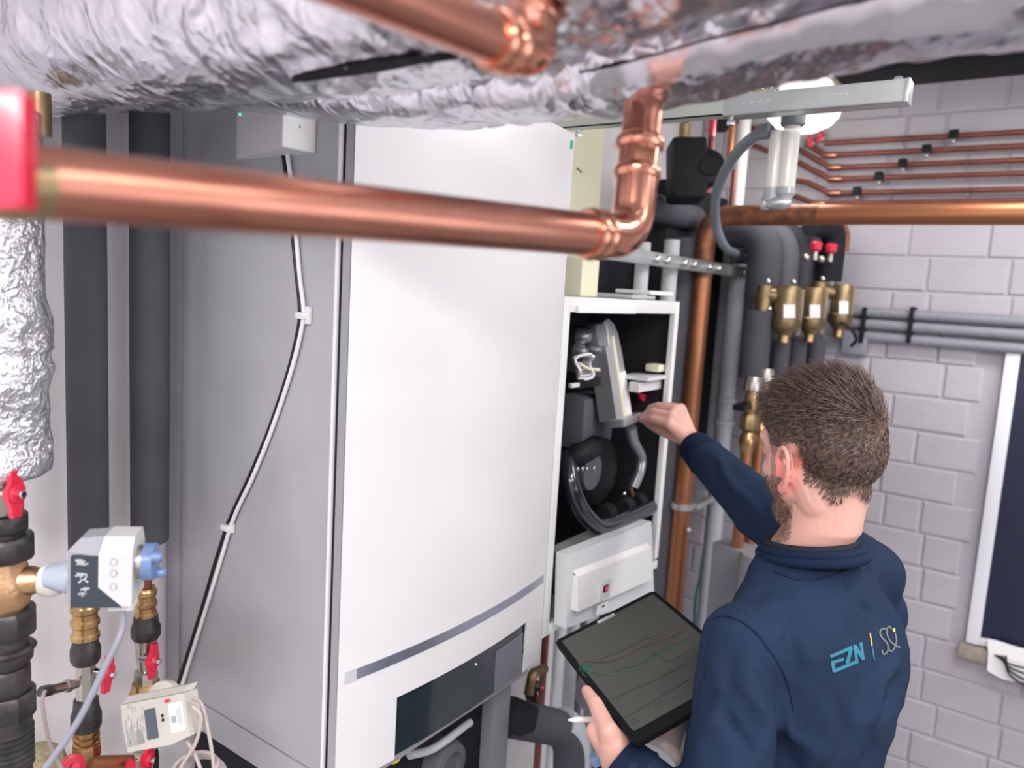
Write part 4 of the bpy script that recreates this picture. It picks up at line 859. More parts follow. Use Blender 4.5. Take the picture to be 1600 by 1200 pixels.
# grey conduits
t = thing('conduit_bundle', (XS, .1, 1.8), 'three grey conduits clamped in a row along the block wall above the window', 'conduit'); ORG[t.name] = V(t.location)
for (py, dx) in ((489, 0), (508, 0), (528, 0)):
    q = U(1380, py, x=3.06); M().tube([(3.065, q.y+.16, q.z), (3.065, -1.2, q.z)], .0185, 18).obj('conduit', 'conduit', t)
for px in (1349, 1423):
    q = U(px, 508, x=3.05); M().box((3.035, q.y-.007, q.z-.065), (3.098, q.y+.007, q.z+.065), .004).obj('conduit_clamp', 'black_soft', t)
M().tube(spline([U(1315, 505, d=2.68), U(1330, 515, d=2.72), U(1338, 530, d=2.75), U(1330, 541, d=2.78)]), .006, 8).obj('cable', 'cable_black', label='short black cable from the right brass separator to the junction box', cat='cable')
# ------------------------------------------------------------------ below the boilers
q = U(773, 1120, y=.92); M().box((q.x-.035, .90, .6), (q.x+.03, .96, 1.135), .003).obj('support_bracket', 'conduit', label='grey upright metal bracket under the closed boiler', cat='bracket')
q = U(700, 1195, y=.9); M().lathe(q, -Y, [(-.05, .045), (0, .05), (.01, .045), (.012, .030), (0, .028)], 32).obj('pump_flange', 'lagging_mid', label='round grey pump flange at the bottom edge under the dark flap', cat='pump')
q = U(617, 1187, y=.86); M().ball(q, (.012, .008, .006)).obj('yellow_cap', 'yellow', label='small yellow plastic cap at the lower corner of the boiler cover', cat='cap')
M().tube(spline([U(640, 1180, y=.88), U(680, 1168, y=.88), U(735, 1128, y=.88)]), .008, 10).obj('gas_pipe', 'light_grey', label='curved grey pipe just under the dark flap', cat='pipe')
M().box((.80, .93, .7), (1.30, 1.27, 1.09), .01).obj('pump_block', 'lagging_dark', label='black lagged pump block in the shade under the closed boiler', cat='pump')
t = thing('lagged_elbow', U(850, 1190, y=.86), 'thick grey lagged elbow pipe below the opened boiler', 'pipe'); ORG[t.name] = V(t.location)
pe_ = fillet([U(795, 1122, y=.93), U(892, 1140, y=.86), U(888, 1330, y=.86)], .13, 14)
M().tube(pe_, .043, 28).obj('lagging', 'lagging', t)
M().tube([q+V((.012, -.004, .010)) for q in pe_[4:]], .041, 28).obj('pale_outer_side', 'pvc', t, label='lighter grey outer side of the bend')  # paler tube offset to the outer side of the bend
M().obox(U(806, 1118, y=.91), (.075, .08, .06), X+Z*-.25, Y, .01).obj('black_joint', 'lagging_dark', t)
t = thing('angle_valve', U(838, 1080, y=1.0), 'dark brass angle valve hanging right of the closed boiler cover', 'valve'); ORG[t.name] = V(t.location)
M().tube(fillet([U(850, 1045, y=.98), U(832, 1052, y=.96), U(826, 1085, y=.96)], .015, 6), .013, 14).obj('valve_body', 'brass_dull', t)
M().ball(U(838, 1072, y=.95), .014).obj('valve_knob', 'iron', t); M().tube([U(830, 1085, y=.96), U(836, 1125, y=.96)], .016, 12).obj('nut', 'iron', t); M().ball(U(846, 1075, y=.94), .006).obj('red_mark', 'red', t)
q = U(848, 1060, y=1.02); M().tube([(q.x, q.y, 1.17), (q.x-.0, q.y, .3)], .010, 14).obj('pipe', 'copper_red', label='thin reddish copper pipe below the gap between the boilers', cat='pipe')
for (px, r_, m_, w_) in ((868, .013, 'off_white', 'left'), (890, .020, 'pvc_light', 'middle'), (905, .012, 'lagging_mid', 'right')):
    q = U(px, 1060, y=1.10); M().tube([(q.x, q.y, 1.175), (q.x, q.y, .3)], r_, 14).obj('pipe', m_, label=w_+' of three upright pipes below the opened boiler', cat='pipe')
q = U(925, 1080, y=1.0); M().ball(q, (.055, .05, .06)).tube([q, (q.x, q.y, 0)], .02, 12).obj('expansion_vessel', 'conduit', label='round grey vessel half hidden behind the tablet corner', cat='vessel')
q = U(935, 1185, d=1.25); M().obox(q, (.026, .02, .018), CR+CU*.5, CF, .004).obj('connector_plug', 'blue_plastic', label='blue and white plug behind the tablet hand at the bottom', cat='plug')
t = thing('pipe_fitting', U(1030, 1175, d=1.28), 'pale pink round pipe fitting below the tablet corner beside the sleeve', 'pipe fitting'); ORG[t.name] = V(t.location)
a = U(1030, 1178, d=1.28); M().lathe(a, (U(1060, 1120, d=1.32)-a), [(0, .032), (.006, .036), (.014, .036), (.018, .028), (.05, .022), (.10, .020)], 28).obj('fitting_body', 'skin_pink', t)
M().lathe(a, (U(1060, 1120, d=1.32)-a), [(-.006, .026), (-.004, .032), (0, .032)], 24).obj('fitting_cap', 'pvc_light', t)
# ------------------------------------------------------------------ the man
def fuse(m_, voxel, smooth, fac=.5):
    me = bpy.data.meshes.new('tmp'); me.from_pydata([tuple(p) for p in m_.v], [], m_.f)
    bm = bmesh.new(); bm.from_mesh(me); bmesh.ops.recalc_face_normals(bm, faces=bm.faces[:]); bm.to_mesh(me); bm.free()
    o = bpy.data.objects.new('tmp', me); COL.objects.link(o)
    r_ = o.modifiers.new('r', 'REMESH'); r_.mode = 'VOXEL'; r_.voxel_size = voxel
    if smooth: s_ = o.modifiers.new('s', 'SMOOTH'); s_.iterations = smooth; s_.factor = fac
    dg = bpy.context.evaluated_depsgraph_get(); ev = o.evaluated_get(dg); em = ev.to_mesh()
    out = M(); out.v = [v.co.copy() for v in em.vertices]; out.f = [tuple(p.vertices) for p in em.polygons]
    ev.to_mesh_clear(); bpy.data.objects.remove(o); bpy.data.meshes.remove(me); return out
RS, LS = U(1350, 900, d=1.36), U(1163, 1010, d=1.17)
N0 = U(1262, 862, d=1.27)
HA = math.radians(29); SH = 1.07                                       # head heading
def basis(az, pitch, roll=0):
    f = V((math.sin(az)*math.cos(pitch), math.cos(az)*math.cos(pitch), -math.sin(pitch))); l_ = V((-math.cos(az), math.sin(az), 0)); u = f.cross(l_)
    if u.z < 0: u = -u
    return f, (l_*math.cos(roll)+u*math.sin(roll)).normalized(), (u*math.cos(roll)-l_*math.sin(roll)).normalized()
HF, HL, HU = basis(HA, math.radians(14), math.radians(2))
HC = U(1283, 708, d=1.26)
def H(f, l_, u): return HC+HF*f+HL*l_+HU*u
BA = math.radians(20); BF, BL, BU = basis(BA, 0)
mid = (RS+LS)/2
body = M()
# head
body.ball(H(-.008, 0, .030), (.094, .074, .078), HF, HL, 28, 18)
body.ball(H(-.030, 0, .010), (.070, .068, .070), HF, HL, 24, 16)
body.ball(H(.040, 0, -.025), (.052, .060, .070), HF, HL, 20, 14)
body.ball(H(.055, 0, .025), (.036, .056, .045), HF, HL, 20, 14)
body.ball(H(.050, 0, -.080), (.040, .038, .032), HF, HL, 20, 14)
for s in (-1, 1):
    body.cap(H(.010, s*.056, -.055), H(.060, s*.020, -.096), .018, .017)
    body.ball(H(.060, s*.036, -.022), (.022, .020, .018), HF, HL)
    body.cap(H(.084, s*.012, .028), H(.070, s*.045, .030), .010, .009)
    body.ball(H(.076, s*.030, .008), (.012, .012, .010), HF, HL)
    body.cap(H(-.008, s*.048, -.035), H(-.018, s*.036, -.075), .026, .026)
    # ear: helix rim, antihelix, lobe, concha wall
    E = lambda a, b_: H(.004+a*1.08, s*(.0755+.005-a*.45), -.028+b_*1.08-a*.15)
    rim = [(.008, .000), (.010, .016), (.002, .029), (-.011, .032), (-.020, .024), (-.023, .010), (-.019, -.006), (-.011, -.019), (-.001, -.027), (.006, -.024)]
    er = spline([E(a, b_) for a, b_ in rim], 4)
    body.tube(er, .0042, 8)
    body.prism([E(a*.9-.001, b_*.95)-HL*s*.0085 for a, b_ in rim[2:8]], -HL*s*.004)
    body.ball(E(.002, -.022), (.0075, .005, .008), HF, HL)
    body.tube(spline([E(-.012, .018), E(-.013, .004), E(-.009, -.010), E(.001, -.015)], 4), .0032, 8)
    body.ball(E(.011, -.002), (.004, .005, .006), HF, HL)
    body.ball(H(.002, s*.068, -.030), (.012, .010, .024), HF, HL)
body.cap(H(.092, 0, .018), H(.110, 0, -.022), .008, .011); body.ball(H(.100, .009, -.024), .008); body.ball(H(.100, -.009, -.024), .008)
body.cap(H(.088, .014, -.050), H(.088, -.014, -.050), .009, .009); body.cap(H(.086, .012, -.060), H(.086, -.012, -.060), .009, .009)
body.ball(H(.085, 0, -.088), .017)
body.v = [HC+(q-HC)*SH for q in body.v]
# neck and trunk
body.loft([(H(-.006, 0, -.02), HF*.070, HL*.062), (H(-.016, 0, -.065), HF*.058, HL*.057), (N0.lerp(H(-.02, 0, -.09), .6), BF*.058, BL*.059), (N0+Z*.012, BF*.058, BL*.061), (N0-Z*.03, BF*.07, BL*.085), (mid-Z*.02, BF*.08, BL*.13)])
body.loft([(mid+Z*.02, BF*.07, BL*.12), (mid-Z*.06, BF*.10, BL*.155), (mid-Z*.18, BF*.11, BL*.16), (mid-Z*.34, BF*.095, BL*.14), (mid-Z*.46, BF*.10, BL*.15), (mid-Z*.54, BF*.09, BL*.14)])
hip = V((mid.x, mid.y, .90))
for s in (-1, 1):
    hj = hip+BL*s*.085; kn = V((hj.x, hj.y, .48))+BL*s*.02+BF*.02; an = V((hj.x, hj.y, .09))+BL*s*.03
    body.cap(hj+Z*.04, kn, .085, .055); body.cap(kn, an, .052, .036)
    body.cap(an, an+BF*.13-Z*.05, .036, .03)
EL_R = U(1188, 797, d=1.63); W_R = U(1084, 697, y=.685)
EL_L = LS+V((-.125, -.022, -.262)); W_L = U(966, 1186, d=1.17)
for sh, el, wr_ in ((RS, EL_R, W_R), (LS, EL_L, W_L)):
    body.cap(sh, el, .052, .040); body.cap(el, wr_, .040, .026)
# hands
def finger(m_, k0, d, bend_ax, lens, rs, bends):
    p = V(k0); dr = V(d).normalized()
    for L, (ra, rb_), b_ in zip(lens, rs, bends):
        dr = (Matrix.Rotation(b_, 3, V(bend_ax).normalized()) @ dr).normalized(); q = p+dr*L
        m_.cap(p, q, ra, rb_, 10); p = q
    return p
# right hand: pinching inside the opened boiler, back of the hand towards the camera, thumb below
def chain(pts, rs):
    q = [U(a, b_, y=y_) for a, b_, y_ in pts]
    for a, b_, r1, r2_ in zip(q, q[1:], rs, rs[1:]): body.cap(a, b_, r1, r2_, 12)
    return q
MC = [((1064, 638, .745), (1042, 633, .785), (1030, 634, .812), (1024, 641, .828)), ((1054, 640, .750), (1029, 634, .795), (1017, 637, .822), (1011, 645, .840)),
      ((1048, 651, .748), (1021, 643, .797), (1010, 646, .828), (1003, 652, .846)), ((1046, 663, .742), (1020, 655, .790), (1009, 654, .822), (1002, 656, .846))]
hd = (U(1052, 648, y=.75)-W_R).normalized()
body.cap(W_R-hd*.03, W_R+hd*.015, .027, .028)
for k_, f_ in enumerate(MC):
    m0 = U(*f_[0][:2], y=f_[0][2]); body.cap(W_R+hd*.012, m0, .022, .0135)
    chain(f_, (.0125, .0105, .0095, .0080) if k_ else (.0115, .0092, .0082, .0070))
for k_ in range(3):
    body.cap(U(*MC[k_][0][:2], y=MC[k_][0][2]), U(*MC[k_+1][0][:2], y=MC[k_+1][0][2]), .012, .012)
chain(((1074, 686, .715), (1050, 680, .750), (1028, 671, .792), (1010, 661, .835)), (.020, .0145, .0120, .0090))
# tablet plane
TL, TR, BL_ = U(866, 1002, d=1.42), U(1021, 922, d=1.472), U(988, 1166, d=1.117)
TU = (TR-TL).normalized(); TN = (BL_-TL); TV = (TN-TU*TN.dot(TU)).normalized(); TN = TU.cross(TV)
if TN.z < 0: TN = -TN
TW, TH = (TR-TL).length, (BL_-TL).length
TW, TH = TW*1.0, TH*1.0
def TP(u, v, w_=0): return TL+TU*(u*TW)+TV*(v*TH)+TN*w_
def onT(px, py, w_=0):
    v = ray(px, py); t_ = (TL-CP).dot(TN)/v.dot(TN); return CP+v*t_+TN*w_
# left hand: thumb over the glass edge, fingers under the tablet
tt = onT(919, 1086, .009); tm = onT(934, 1110, .013)
tb_ = U(950, 1142, d=(onT(950, 1142)-CP).dot(CF)-.004); tc = U(958, 1162, d=(tb_-CP).dot(CF)+.008)
dT = (tb_-CP).dot(CF)
body.cap(W_L, tc, .029, .025); body.cap(tc, tb_, .024, .0165); body.cap(tb_, tm, .0155, .0122, 12); body.cap(tm, tt, .0118, .0092, 12)
for i in range(4):
    m0 = U(930+4*i, 1142+9*i, d=dT+.022+.012*i); q1 = TP(-.03, .70+.075*i, -.040); q1 = U(942+7*i, 1124+11*i, d=dT+.055+.006*i)
    q2 = q1+TU*.030-TN*.004; q3 = q2+TU*.022+TN*.004
    body.cap(W_L.lerp(m0, .25), m0, .022, .0145); body.cap(m0, q1, .0125, .0108, 10); body.cap(q1, q2, .0105, .0092, 10); body.cap(q2, q3, .0092, .0078, 10)
bd = fuse(body, .0028, 7)
root = thing('person', (mid.x, mid.y, 0), 'man in navy sweatshirt with short brown hair reaching into the opened boiler, holding a tablet', 'person')
bo = bd.obj('body', 'skin', root, ang=180)
# stubble attribute
def hl(p): d = (p-HC)/SH; return d.dot(HF), d.dot(HL), d.dot(HU)
def hairmask(f, l_, u):
    if u > .135: return 1.
    if abs(l_) > .060 and -.026 < f < .036 and -.08 < u < .012: return 0.
    la = abs(l_)
    back = -f
    # lower boundary by position round the head
    if f < -.018: low = -.073+.012*noise.noise(V((l_*40, 0, 0)))+(.03*max(0, (f+.05)/.03))
    elif f < .022: low = .012+(-.012-f)*.7
    elif f < .046: low = -.015+(f-.022)*2.2
    else: low = .045+(f-.040)*.5+.012*(1-min(1, la/.05))
    if f > .070: return 0.
    return min(1, max(0, (u-low)/.032))
at = bo.data.attributes.new('stubble', 'FLOAT', 'POINT'); org = ORG[root.name]
vals = []
for p in bd.v:
    f, l_, u = hl(p); s_ = 0.
    if abs(l_) < .11 and -.2 < u < .15 and abs(f) < .14:
        s_ = .95*hairmask(f, l_, u)
        if u < -.028 and f > .012: s_ = max(s_, .62*min(1, (f-.008)/.022)*min(1, (-.028-u)/.022)*(1 if u > -.125 else max(0, 1+(u+.125)/.015)))
        if .022 < f < .048 and u > -.07: s_ = max(s_, .5*(1-min(1, max(0, (u-.03)/.03))))
        if f < -.03 and u < -.05: s_ = max(s_, .25*max(0, 1-(-.05-u)/.035))
    vals.append(s_)
at.data.foreach_set('value', vals)
fl = []
for q in bd.v:
    f, l_, u = hl(q); e_ = max(0, 1-V((f-.004, (abs(l_)-.078)*1.2, (u+.028)*.8)).length/.036); fl.append(min(1, e_*1.6) if abs(l_) > .05 else 0)
at = bo.data.attributes.new('flush', 'FLOAT', 'POINT'); at.data.foreach_set('value', fl)
bv = BVHTree.FromPolygons(bd.v, bd.f)
# hair strands combed away from the whorl
hv, hf_ = [], []
WH = H(-.098, -.012, .030)
def strand(p, nrm, d, L, w_, lift, curl):
    k = len(hv); sd = d.cross(nrm).normalized(); N = 4
    for i in range(N):
        t_ = i/(N-1); c = p+d*(L*t_)+nrm*(lift*math.sin(t_*1.9)*L)+sd*(curl*math.sin(t_*3)*L); ww = w_*(1-t_*.85)
        hv.extend((c-sd*ww, c+sd*ww, c+nrm*ww*.9))
    for i in range(N-1):
        a = k+3*i
        for j in range(3): hf_.append((a+j, a+(j+1) % 3, a+3+(j+1) % 3, a+3+j))
cand = [i for i, p in enumerate(bd.v) if vals[i] > .12 and (p-HC).length < .17]
hr = random.Random(5)
import bisect
for _ in range(17000):
    i = hr.choice(cand); p0 = bd.v[i]+V((hr.uniform(-1, 1), hr.uniform(-1, 1), hr.uniform(-1, 1)))*.0018
    f, l_, u = hl(p0); mk_ = hairmask(f, l_, u)
    if mk_ < .1 or hr.random() > mk_+.15: continue
    loc, nr, idx, dist = bv.find_nearest(p0)
    if loc is None: continue
    if nr.dot(loc-HC) < 0: nr = -nr
    away = (loc-WH); away = away-nr*away.dot(nr)
    if away.length < 1e-4: continue
    away.normalize(); fwd = HF-nr*HF.dot(nr); fwd = fwd.normalized() if fwd.length > .01 else away
    dwn = -HU+nr*HU.dot(nr); dwn = dwn.normalized() if dwn.length > .01 else away
    top = min(1, max(0, (u-.035)/.05))
    sw = nr.cross(away); cl0 = noise.noise(loc*48+V((4, 0, 0)))
    d = (away*(1.0)+fwd*.35*top+dwn*.25*(1-top)+sw*(.45*noise.noise(loc*22)+.55*cl0+.25*top*math.sin((f*40)+l_*20))).normalized()
    cl_ = noise.noise(loc*55); L = (.010+.032*top)*(.7+.6*hr.random())*(.45+.55*mk_)
    if f > .045: L *= .55
    d = (d+V((hr.gauss(0, 1), hr.gauss(0, 1), hr.gauss(0, 1)))*.07).normalized(); d = (d-nr*(d.dot(nr))).normalized()
    strand(loc+nr*(.002+.012*top*hr.random()), nr, d, L, hr.uniform(.0006, .0013), (.16+.30*top)*hr.uniform(.7, 1.1)*(1+.5*cl_), hr.uniform(-.15, .15))
hm = M(); hm.v = hv; hm.f = hf_
hm.obj('hair', 'hair', root, kind='stuff', label='short brown hair swept forward from a whorl at the crown', ang=180)
# cap under the strands for volume on top
cb = M(); cb.ball(H(-.006, 0, .044), (.092, .073, .078), HF, HL, 36, 24); cb.ball(H(.026, 0, .068), (.052, .056, .056), HF, HL, 24, 16); cb.v = [HC+(q-HC)*SH for q in cb.v]
cap_ = M(); keep = {}
fz = fuse(cb, .004, 3)
for i, p in enumerate(fz.v):
    f, l_, u = hl(p); q = p*60
    if hairmask(f, l_, u) > .9 and u > .045 and f < .084: keep[i] = len(cap_.v); cap_.v.append(p+(p-HC).normalized()*(.0025*noise.noise(p*70)+.002*noise.noise(p*160)))
cap_.f = [tuple(keep[q] for q in f) for f in fz.f if all(q in keep for q in f)]
cap_.obj('hair_base', 'hair', root, kind='stuff', ang=180)
# beard strands
hv2 = len(hv); hv, hf_ = [], []
cand = [i for i, v_ in enumerate(vals) if v_ > .15 and hl(bd.v[i])[0] > .012 and hl(bd.v[i])[2] < -.03]
for _ in range(5200):
    if not cand: break
    i = hr.choice(cand); loc, nr, idx, dist = bv.find_nearest(bd.v[i]+V((hr.uniform(-1, 1), hr.uniform(-1, 1), hr.uniform(-1, 1)))*.002)
    if nr.dot(loc-HC) < 0: nr = -nr
    d = (-HU*.8+HF*.3); d = d-nr*d.dot(nr)
    if d.length < .05: continue
    d = (d.normalized()+V((hr.gauss(0, 1), hr.gauss(0, 1), hr.gauss(0, 1)))*.35).normalized()
    strand(loc, nr, d, hr.uniform(.003, .006), .0003, .5, .1)
bm_ = M(); bm_.v = hv; bm_.f = hf_; bm_.obj('beard', 'beard', root, kind='stuff', ang=180)
# sweatshirt
sw = M()
sw.loft([(N0-Z*.002-BF*.004, BF*.071, BL*.074), (N0-Z*.022, BF*.080, BL*.092), (mid+Z*.030, BF*.090, BL*.128), (mid-Z*.03-BF*.006, BF*.112, BL*.172), (mid-Z*.12-BF*.008, BF*.132, BL*.186), (mid-Z*.22, BF*.128, BL*.178), (mid-Z*.34, BF*.118, BL*.166), (mid-Z*.46, BF*.122, BL*.170), (mid-Z*.58, BF*.124, BL*.172)])
sw.ball(mid-Z*.10-BF*.02+BL*-.075, (.11, .10, .15), BF, BL); sw.ball(mid-Z*.10-BF*.02+BL*.075, (.11, .10, .15), BF, BL)
sw.ball(U(1362, 955, d=1.385), .062)
sw.cap(RS-Z*.02+BL*.01, mid-Z*.20-BL*.13, .062, .06)
for sh, el, wr_, k in ((RS, EL_R, W_R, 0), (LS, EL_L, W_L, 1)):
    nk = N0-Z*.035+(sh-N0)*.30; sw.cap(nk, sh-Z*.004, .052, .060)
    sw.cap(sh, el, .068, .062 if k else .066); sw.cap(el, el.lerp(wr_, .80), .062, .047)
    d = (wr_-el).normalized(); sw.lathe(el.lerp(wr_, .78), d, [(0, .044), (.01, .046)], 20)
sf = fuse(sw, .006, 18)
# cloth folds
ua_l = (EL_L-LS).normalized(); ua_r = (EL_R-RS).normalized()
for i, p in enumerate(sf.v):
    n1 = noise.noise(V((p.x*9, p.y*9, p.z*5))+V((3, 1, 7)))
    q = V((p.x*14+n1, p.y*14, p.z*7)); n2 = 1-2*abs(noise.noise(q)); n3 = noise.noise(p*34)
    dl = (p-LS).dot(ua_l); wl = max(0, 1-abs((p-(LS+ua_l*dl)).length-.07)/.06) if dl > 0 else 0
    fold = .0045*n1+.0050*max(0, n2-.3)+.0010*n3
    # armhole creases
    for cpt, rr_ in ((LS+V((.05, -.01, -.10)), .12), (RS+V((-.0, .02, -.08)), .10), (EL_R, .12), (LS+V((.02, -.03, -.2)), .1)):
        w_ = max(0, 1-(p-cpt).length/rr_)
        if w_ > 0: fold += w_*.0095*math.sin((p.x*55+p.z*62+p.y*35)+n1*4)*.8
    q2 = V((p.x*22+p.z*9, p.y*22-p.z*6, p.z*5+n1)); fold += .0032*max(0, .55-2.2*abs(noise.noise(q2)))
    c0 = mid-Z*.1 if (p-mid).length < .3 else p
    sf.v[i] = p+V((noise.noise(p*5)*.001, 0, 0))
    sf.v[i] = sf.v[i]+((p-V((mid.x, mid.y, p.z))).normalized() if wl < .3 and (p-W_R).length > .5 else -CF)*fold
A_ = np.array([tuple(v) for v in sf.v]); F_ = np.array([f[:3] for f in sf.f]); fn_ = np.cross(A_[F_[:, 1]]-A_[F_[:, 0]], A_[F_[:, 2]]-A_[F_[:, 0]])
VN = np.zeros_like(A_)
for f4, nn_ in zip(sf.f, fn_):
    for q in f4: VN[q] += nn_
VN /= np.maximum(1e-12, np.linalg.norm(VN, axis=1))[:, None]
ctr = np.array(mid-Z*.2)
if np.mean(np.sum(VN*(A_-ctr), axis=1)) < 0: VN = -VN
sb0 = BVHTree.FromPolygons(sf.v, sf.f)
def h0(px, py):
    loc, nr, i, dist = sb0.ray_cast(CP, ray(px, py).normalized()); return loc
FOLD = [((1250, 1000), (1292, 1199), .010, .018), ((1292, 1050), (1318, 1199), -.006, .014), ((1228, 1095), (1262, 1199), .009, .012), ((1200, 1045), (1232, 1195), -.008, .014), ((1130, 1040), (1102, 1199), .008, .014), ((1165, 1010), (1192, 1180), .007, .013),
        ((1100, 1010), (1080, 1120), -.006, .012), ((1345, 870), (1398, 985), .007, .012), ((1322, 905), (1372, 990), -.006, .012), ((1396, 1020), (1352, 1120), .009, .014), ((1390, 1070), (1340, 1199), -.007, .014), ((1240, 930), (1190, 1000), .006, .016),
        ((1290, 960), (1330, 1050), .005, .02), ((1120, 720), (1180, 800), .007, .012), ((1095, 745), (1160, 835), -.006, .010), ((1150, 700), (1150, 780), .005, .010), ((1140, 1080), (1160, 1199), -.007, .012), ((1205, 900), (1150, 945), -.004, .014)]
for (a, b_, am, wd) in FOLD:
    pa_, pb_ = h0(*a), h0(*b_)
    if pa_ is None or pb_ is None: continue
    a_, b2 = np.array(pa_), np.array(pb_); ab = b2-a_; tt_ = np.clip(((A_-a_)@ab)/(ab@ab), 0, 1)
    wob = .012*np.sin(tt_*7+a[0]); side = np.cross(ab/np.linalg.norm(ab), np.array(CF)); dd_ = np.linalg.norm(A_-(a_+tt_[:, None]*ab+wob[:, None]*side), axis=1)
    A_ = A_+VN*(am*1.5*np.exp(-(dd_/wd)**2)*np.sin(np.pi*(.12+.76*tt_)))[:, None]
sf.v = [V(q) for q in A_]
so = sf.obj('sweatshirt', 'navy', root, ang=180)
sb = BVHTree.FromPolygons(sf.v, sf.f)
# cuffs, collar
for el, wr_ in ((EL_R, W_R), (EL_L, W_L)):
    d = (wr_-el).normalized(); L = (wr_-el).length
    M().lathe(el, d, [(L*.76, .046), (L*.79, .0485), (L*.84, .045), (L*.99, .0405), (L*1.0, .0395), (L*1.0, .032), (L*.95, .031)], 40).obj('cuff', 'navy_rib', root, ang=60)
def hit(px, py, off=.0012):
    d = ray(px, py).normalized(); loc, nr, i, dist = sb.ray_cast(CP, d)
    if loc is None: return None
    if nr.dot(d) > 0: nr = -nr
    return loc+nr*off, nr
cc = N0+Z*.012-BF*.004
cu_ = (Z+BF*.20+BL*.20).normalized(); ca_ = (BF-cu_*BF.dot(cu_)).normalized()
def collar(rad, tube_, zo, nm, m_, ra=1.08):
    pts = [cc+cu_*zo+ca_*math.cos(a*PI/24)*rad*ra+BL*math.sin(a*PI/24)*rad for a in range(49)]
    M().tube(pts, tube_, 12, caps=False).obj(nm, m_, root, ang=180)
collar(.0735, .0085, -.004, 'collar', 'navy_rib'); collar(.080, .0085, -.014, 'collar', 'navy_rib')
collar(.0650, .0070, .004, 'shirt_collar', 'tee')
def seam(pts, w_=.0018, nm='seam'):
    hp_ = []
    for a, b_ in spline([(x, y, 0) for x, y in pts], 8) and [(q.x, q.y) for q in spline([(x, y, 0) for x, y in pts], 8)]:
        h = hit(a, b_, .0006)
        if h: hp_.append(h[0])
    if len(hp_) > 3: M().tube(hp_, w_, 6).obj(nm, 'seam_navy', root, ang=180)
seam([(1112, 968), (1132, 962), (1160, 972), (1185, 993), (1212, 1030), (1232, 1070), (1240, 1110)])
seam([(1210, 893), (1250, 906), (1290, 903), (1330, 888), (1352, 868)])
# back print
def stroke(m_, pts, w_, off=.0016):
    n_ = max(2, int(sum((V((*a, 0))-V((*b_, 0))).length for a, b_ in zip(pts, pts[1:]))/2.0)); sp = []
    segs = [(V((*a, 0)), V((*b_, 0))) for a, b_ in zip(pts, pts[1:])]; tot = sum((b_-a).length for a, b_ in segs)
    for i in range(n_+1):
        s_ = tot*i/n_
        for a, b_ in segs:
            if s_ <= (b_-a).length+1e-6: sp.append(a.lerp(b_, s_/max(1e-6, (b_-a).length))); break
            s_ -= (b_-a).length
    vs = []
    for i, p in enumerate(sp):
        d = (sp[min(i+1, len(sp)-1)]-sp[max(i-1, 0)]).normalized(); nn = V((-d.y, d.x, 0)); row = []
        for s_ in (-1, -.33, .33, 1):
            q = p+nn*(w_/2*s_); h = hit(q.x, q.y, off)
            if not h: return
            row.append(h[0])
        vs += row
    m_.add(vs, [(4*i+j, 4*i+j+1, 4*i+j+5, 4*i+j+4) for i in range(len(sp)-1) for j in range(3)])
L_ = lambda *pts: [(1270+a*.1, 940+b_*.1) for a, b_ in pts]
lt = M()
for pts, w_ in ((L_((262, 858), (600, 718)), 5.0), (L_((590, 716), (522, 965)), 5.6), (L_((318, 1085), (695, 925)), 5.6), (L_((292, 925), (325, 1100)), 5.0), (L_((285, 950), (475, 893)), 4.6), (L_((642, 680), (672, 945)), 5.0), (L_((648, 690), (768, 900)), 5.2), (L_((738, 636), (774, 910)), 4.8)):
    stroke(lt, pts, w_)
lt.obj('print', 'logo_teal', root, label='teal block letters printed on the back', flat=True)
l2 = M(); stroke(l2, L_((880, 490), (912, 692)), 2.0); l2.obj('print', 'logo_orange', root, label='ochre upper half of the printed divider bar', flat=True)
l2 = M(); stroke(l2, L_((914, 718), (950, 915)), 2.0); l2.obj('print', 'logo_teal', root, label='teal lower half of the printed divider bar', flat=True)
l3 = M()
def sp2(*pts): return [(q.x, q.y) for q in spline([(1270+a*.1, 940+b_*.1, 0) for a, b_ in pts], 5)]
stroke(l3, sp2((1218, 432), (1190, 385), (1152, 420), (1148, 510), (1180, 595), (1240, 655), (1300, 700), (1362, 712)), 2.4)
stroke(l3, sp2((1072, 755), (1082, 815), (1125, 815), (1158, 750), (1150, 660), (1100, 600), (1052, 540), (1038, 470), (1075, 425), (1130, 430)), 2.6)
stroke(l3, sp2((1160, 735), (1205, 775), (1255, 745), (1275, 690), (1295, 620), (1288, 540), (1270, 490)), 2.4)
l3.obj('print', 'logo_olive', root, label='pale script letters printed on the back', flat=True)
l4 = M(); stroke(l4, L_((1255, 415), (1257, 475)), 4.0, .002); l4.obj('print', 'logo_orange', root, label='orange dot of the printed script', flat=True)
# trousers and shoes
tr = M(); tr.loft([(V((mid.x, mid.y, .98)), BF*.115, BL*.165), (hip, BF*.12, BL*.17), (hip-Z*.08, BF*.11, BL*.165)])
for s in (-1, 1):
    hj = hip+BL*s*.085; kn = V((hj.x, hj.y, .48))+BL*s*.02+BF*.02; an = V((hj.x, hj.y, .07))+BL*s*.03
    tr.cap(hj, kn, .098, .07); tr.cap(kn, an+Z*.02, .07, .055)
    M().loft([(an+BF*.07+Z*-.07+BF*0, BF*.145, BL*.048), (an+BF*.07-Z*.03, BF*.14, BL*.046), (an+BF*.03+Z*.0, BF*.09, BL*.045), (an+Z*.03, BF*.055, BL*.045)]).obj('shoe', 'black', root)
fuse(tr, .010, 5).obj('trousers', 'trousers', root, ang=180)
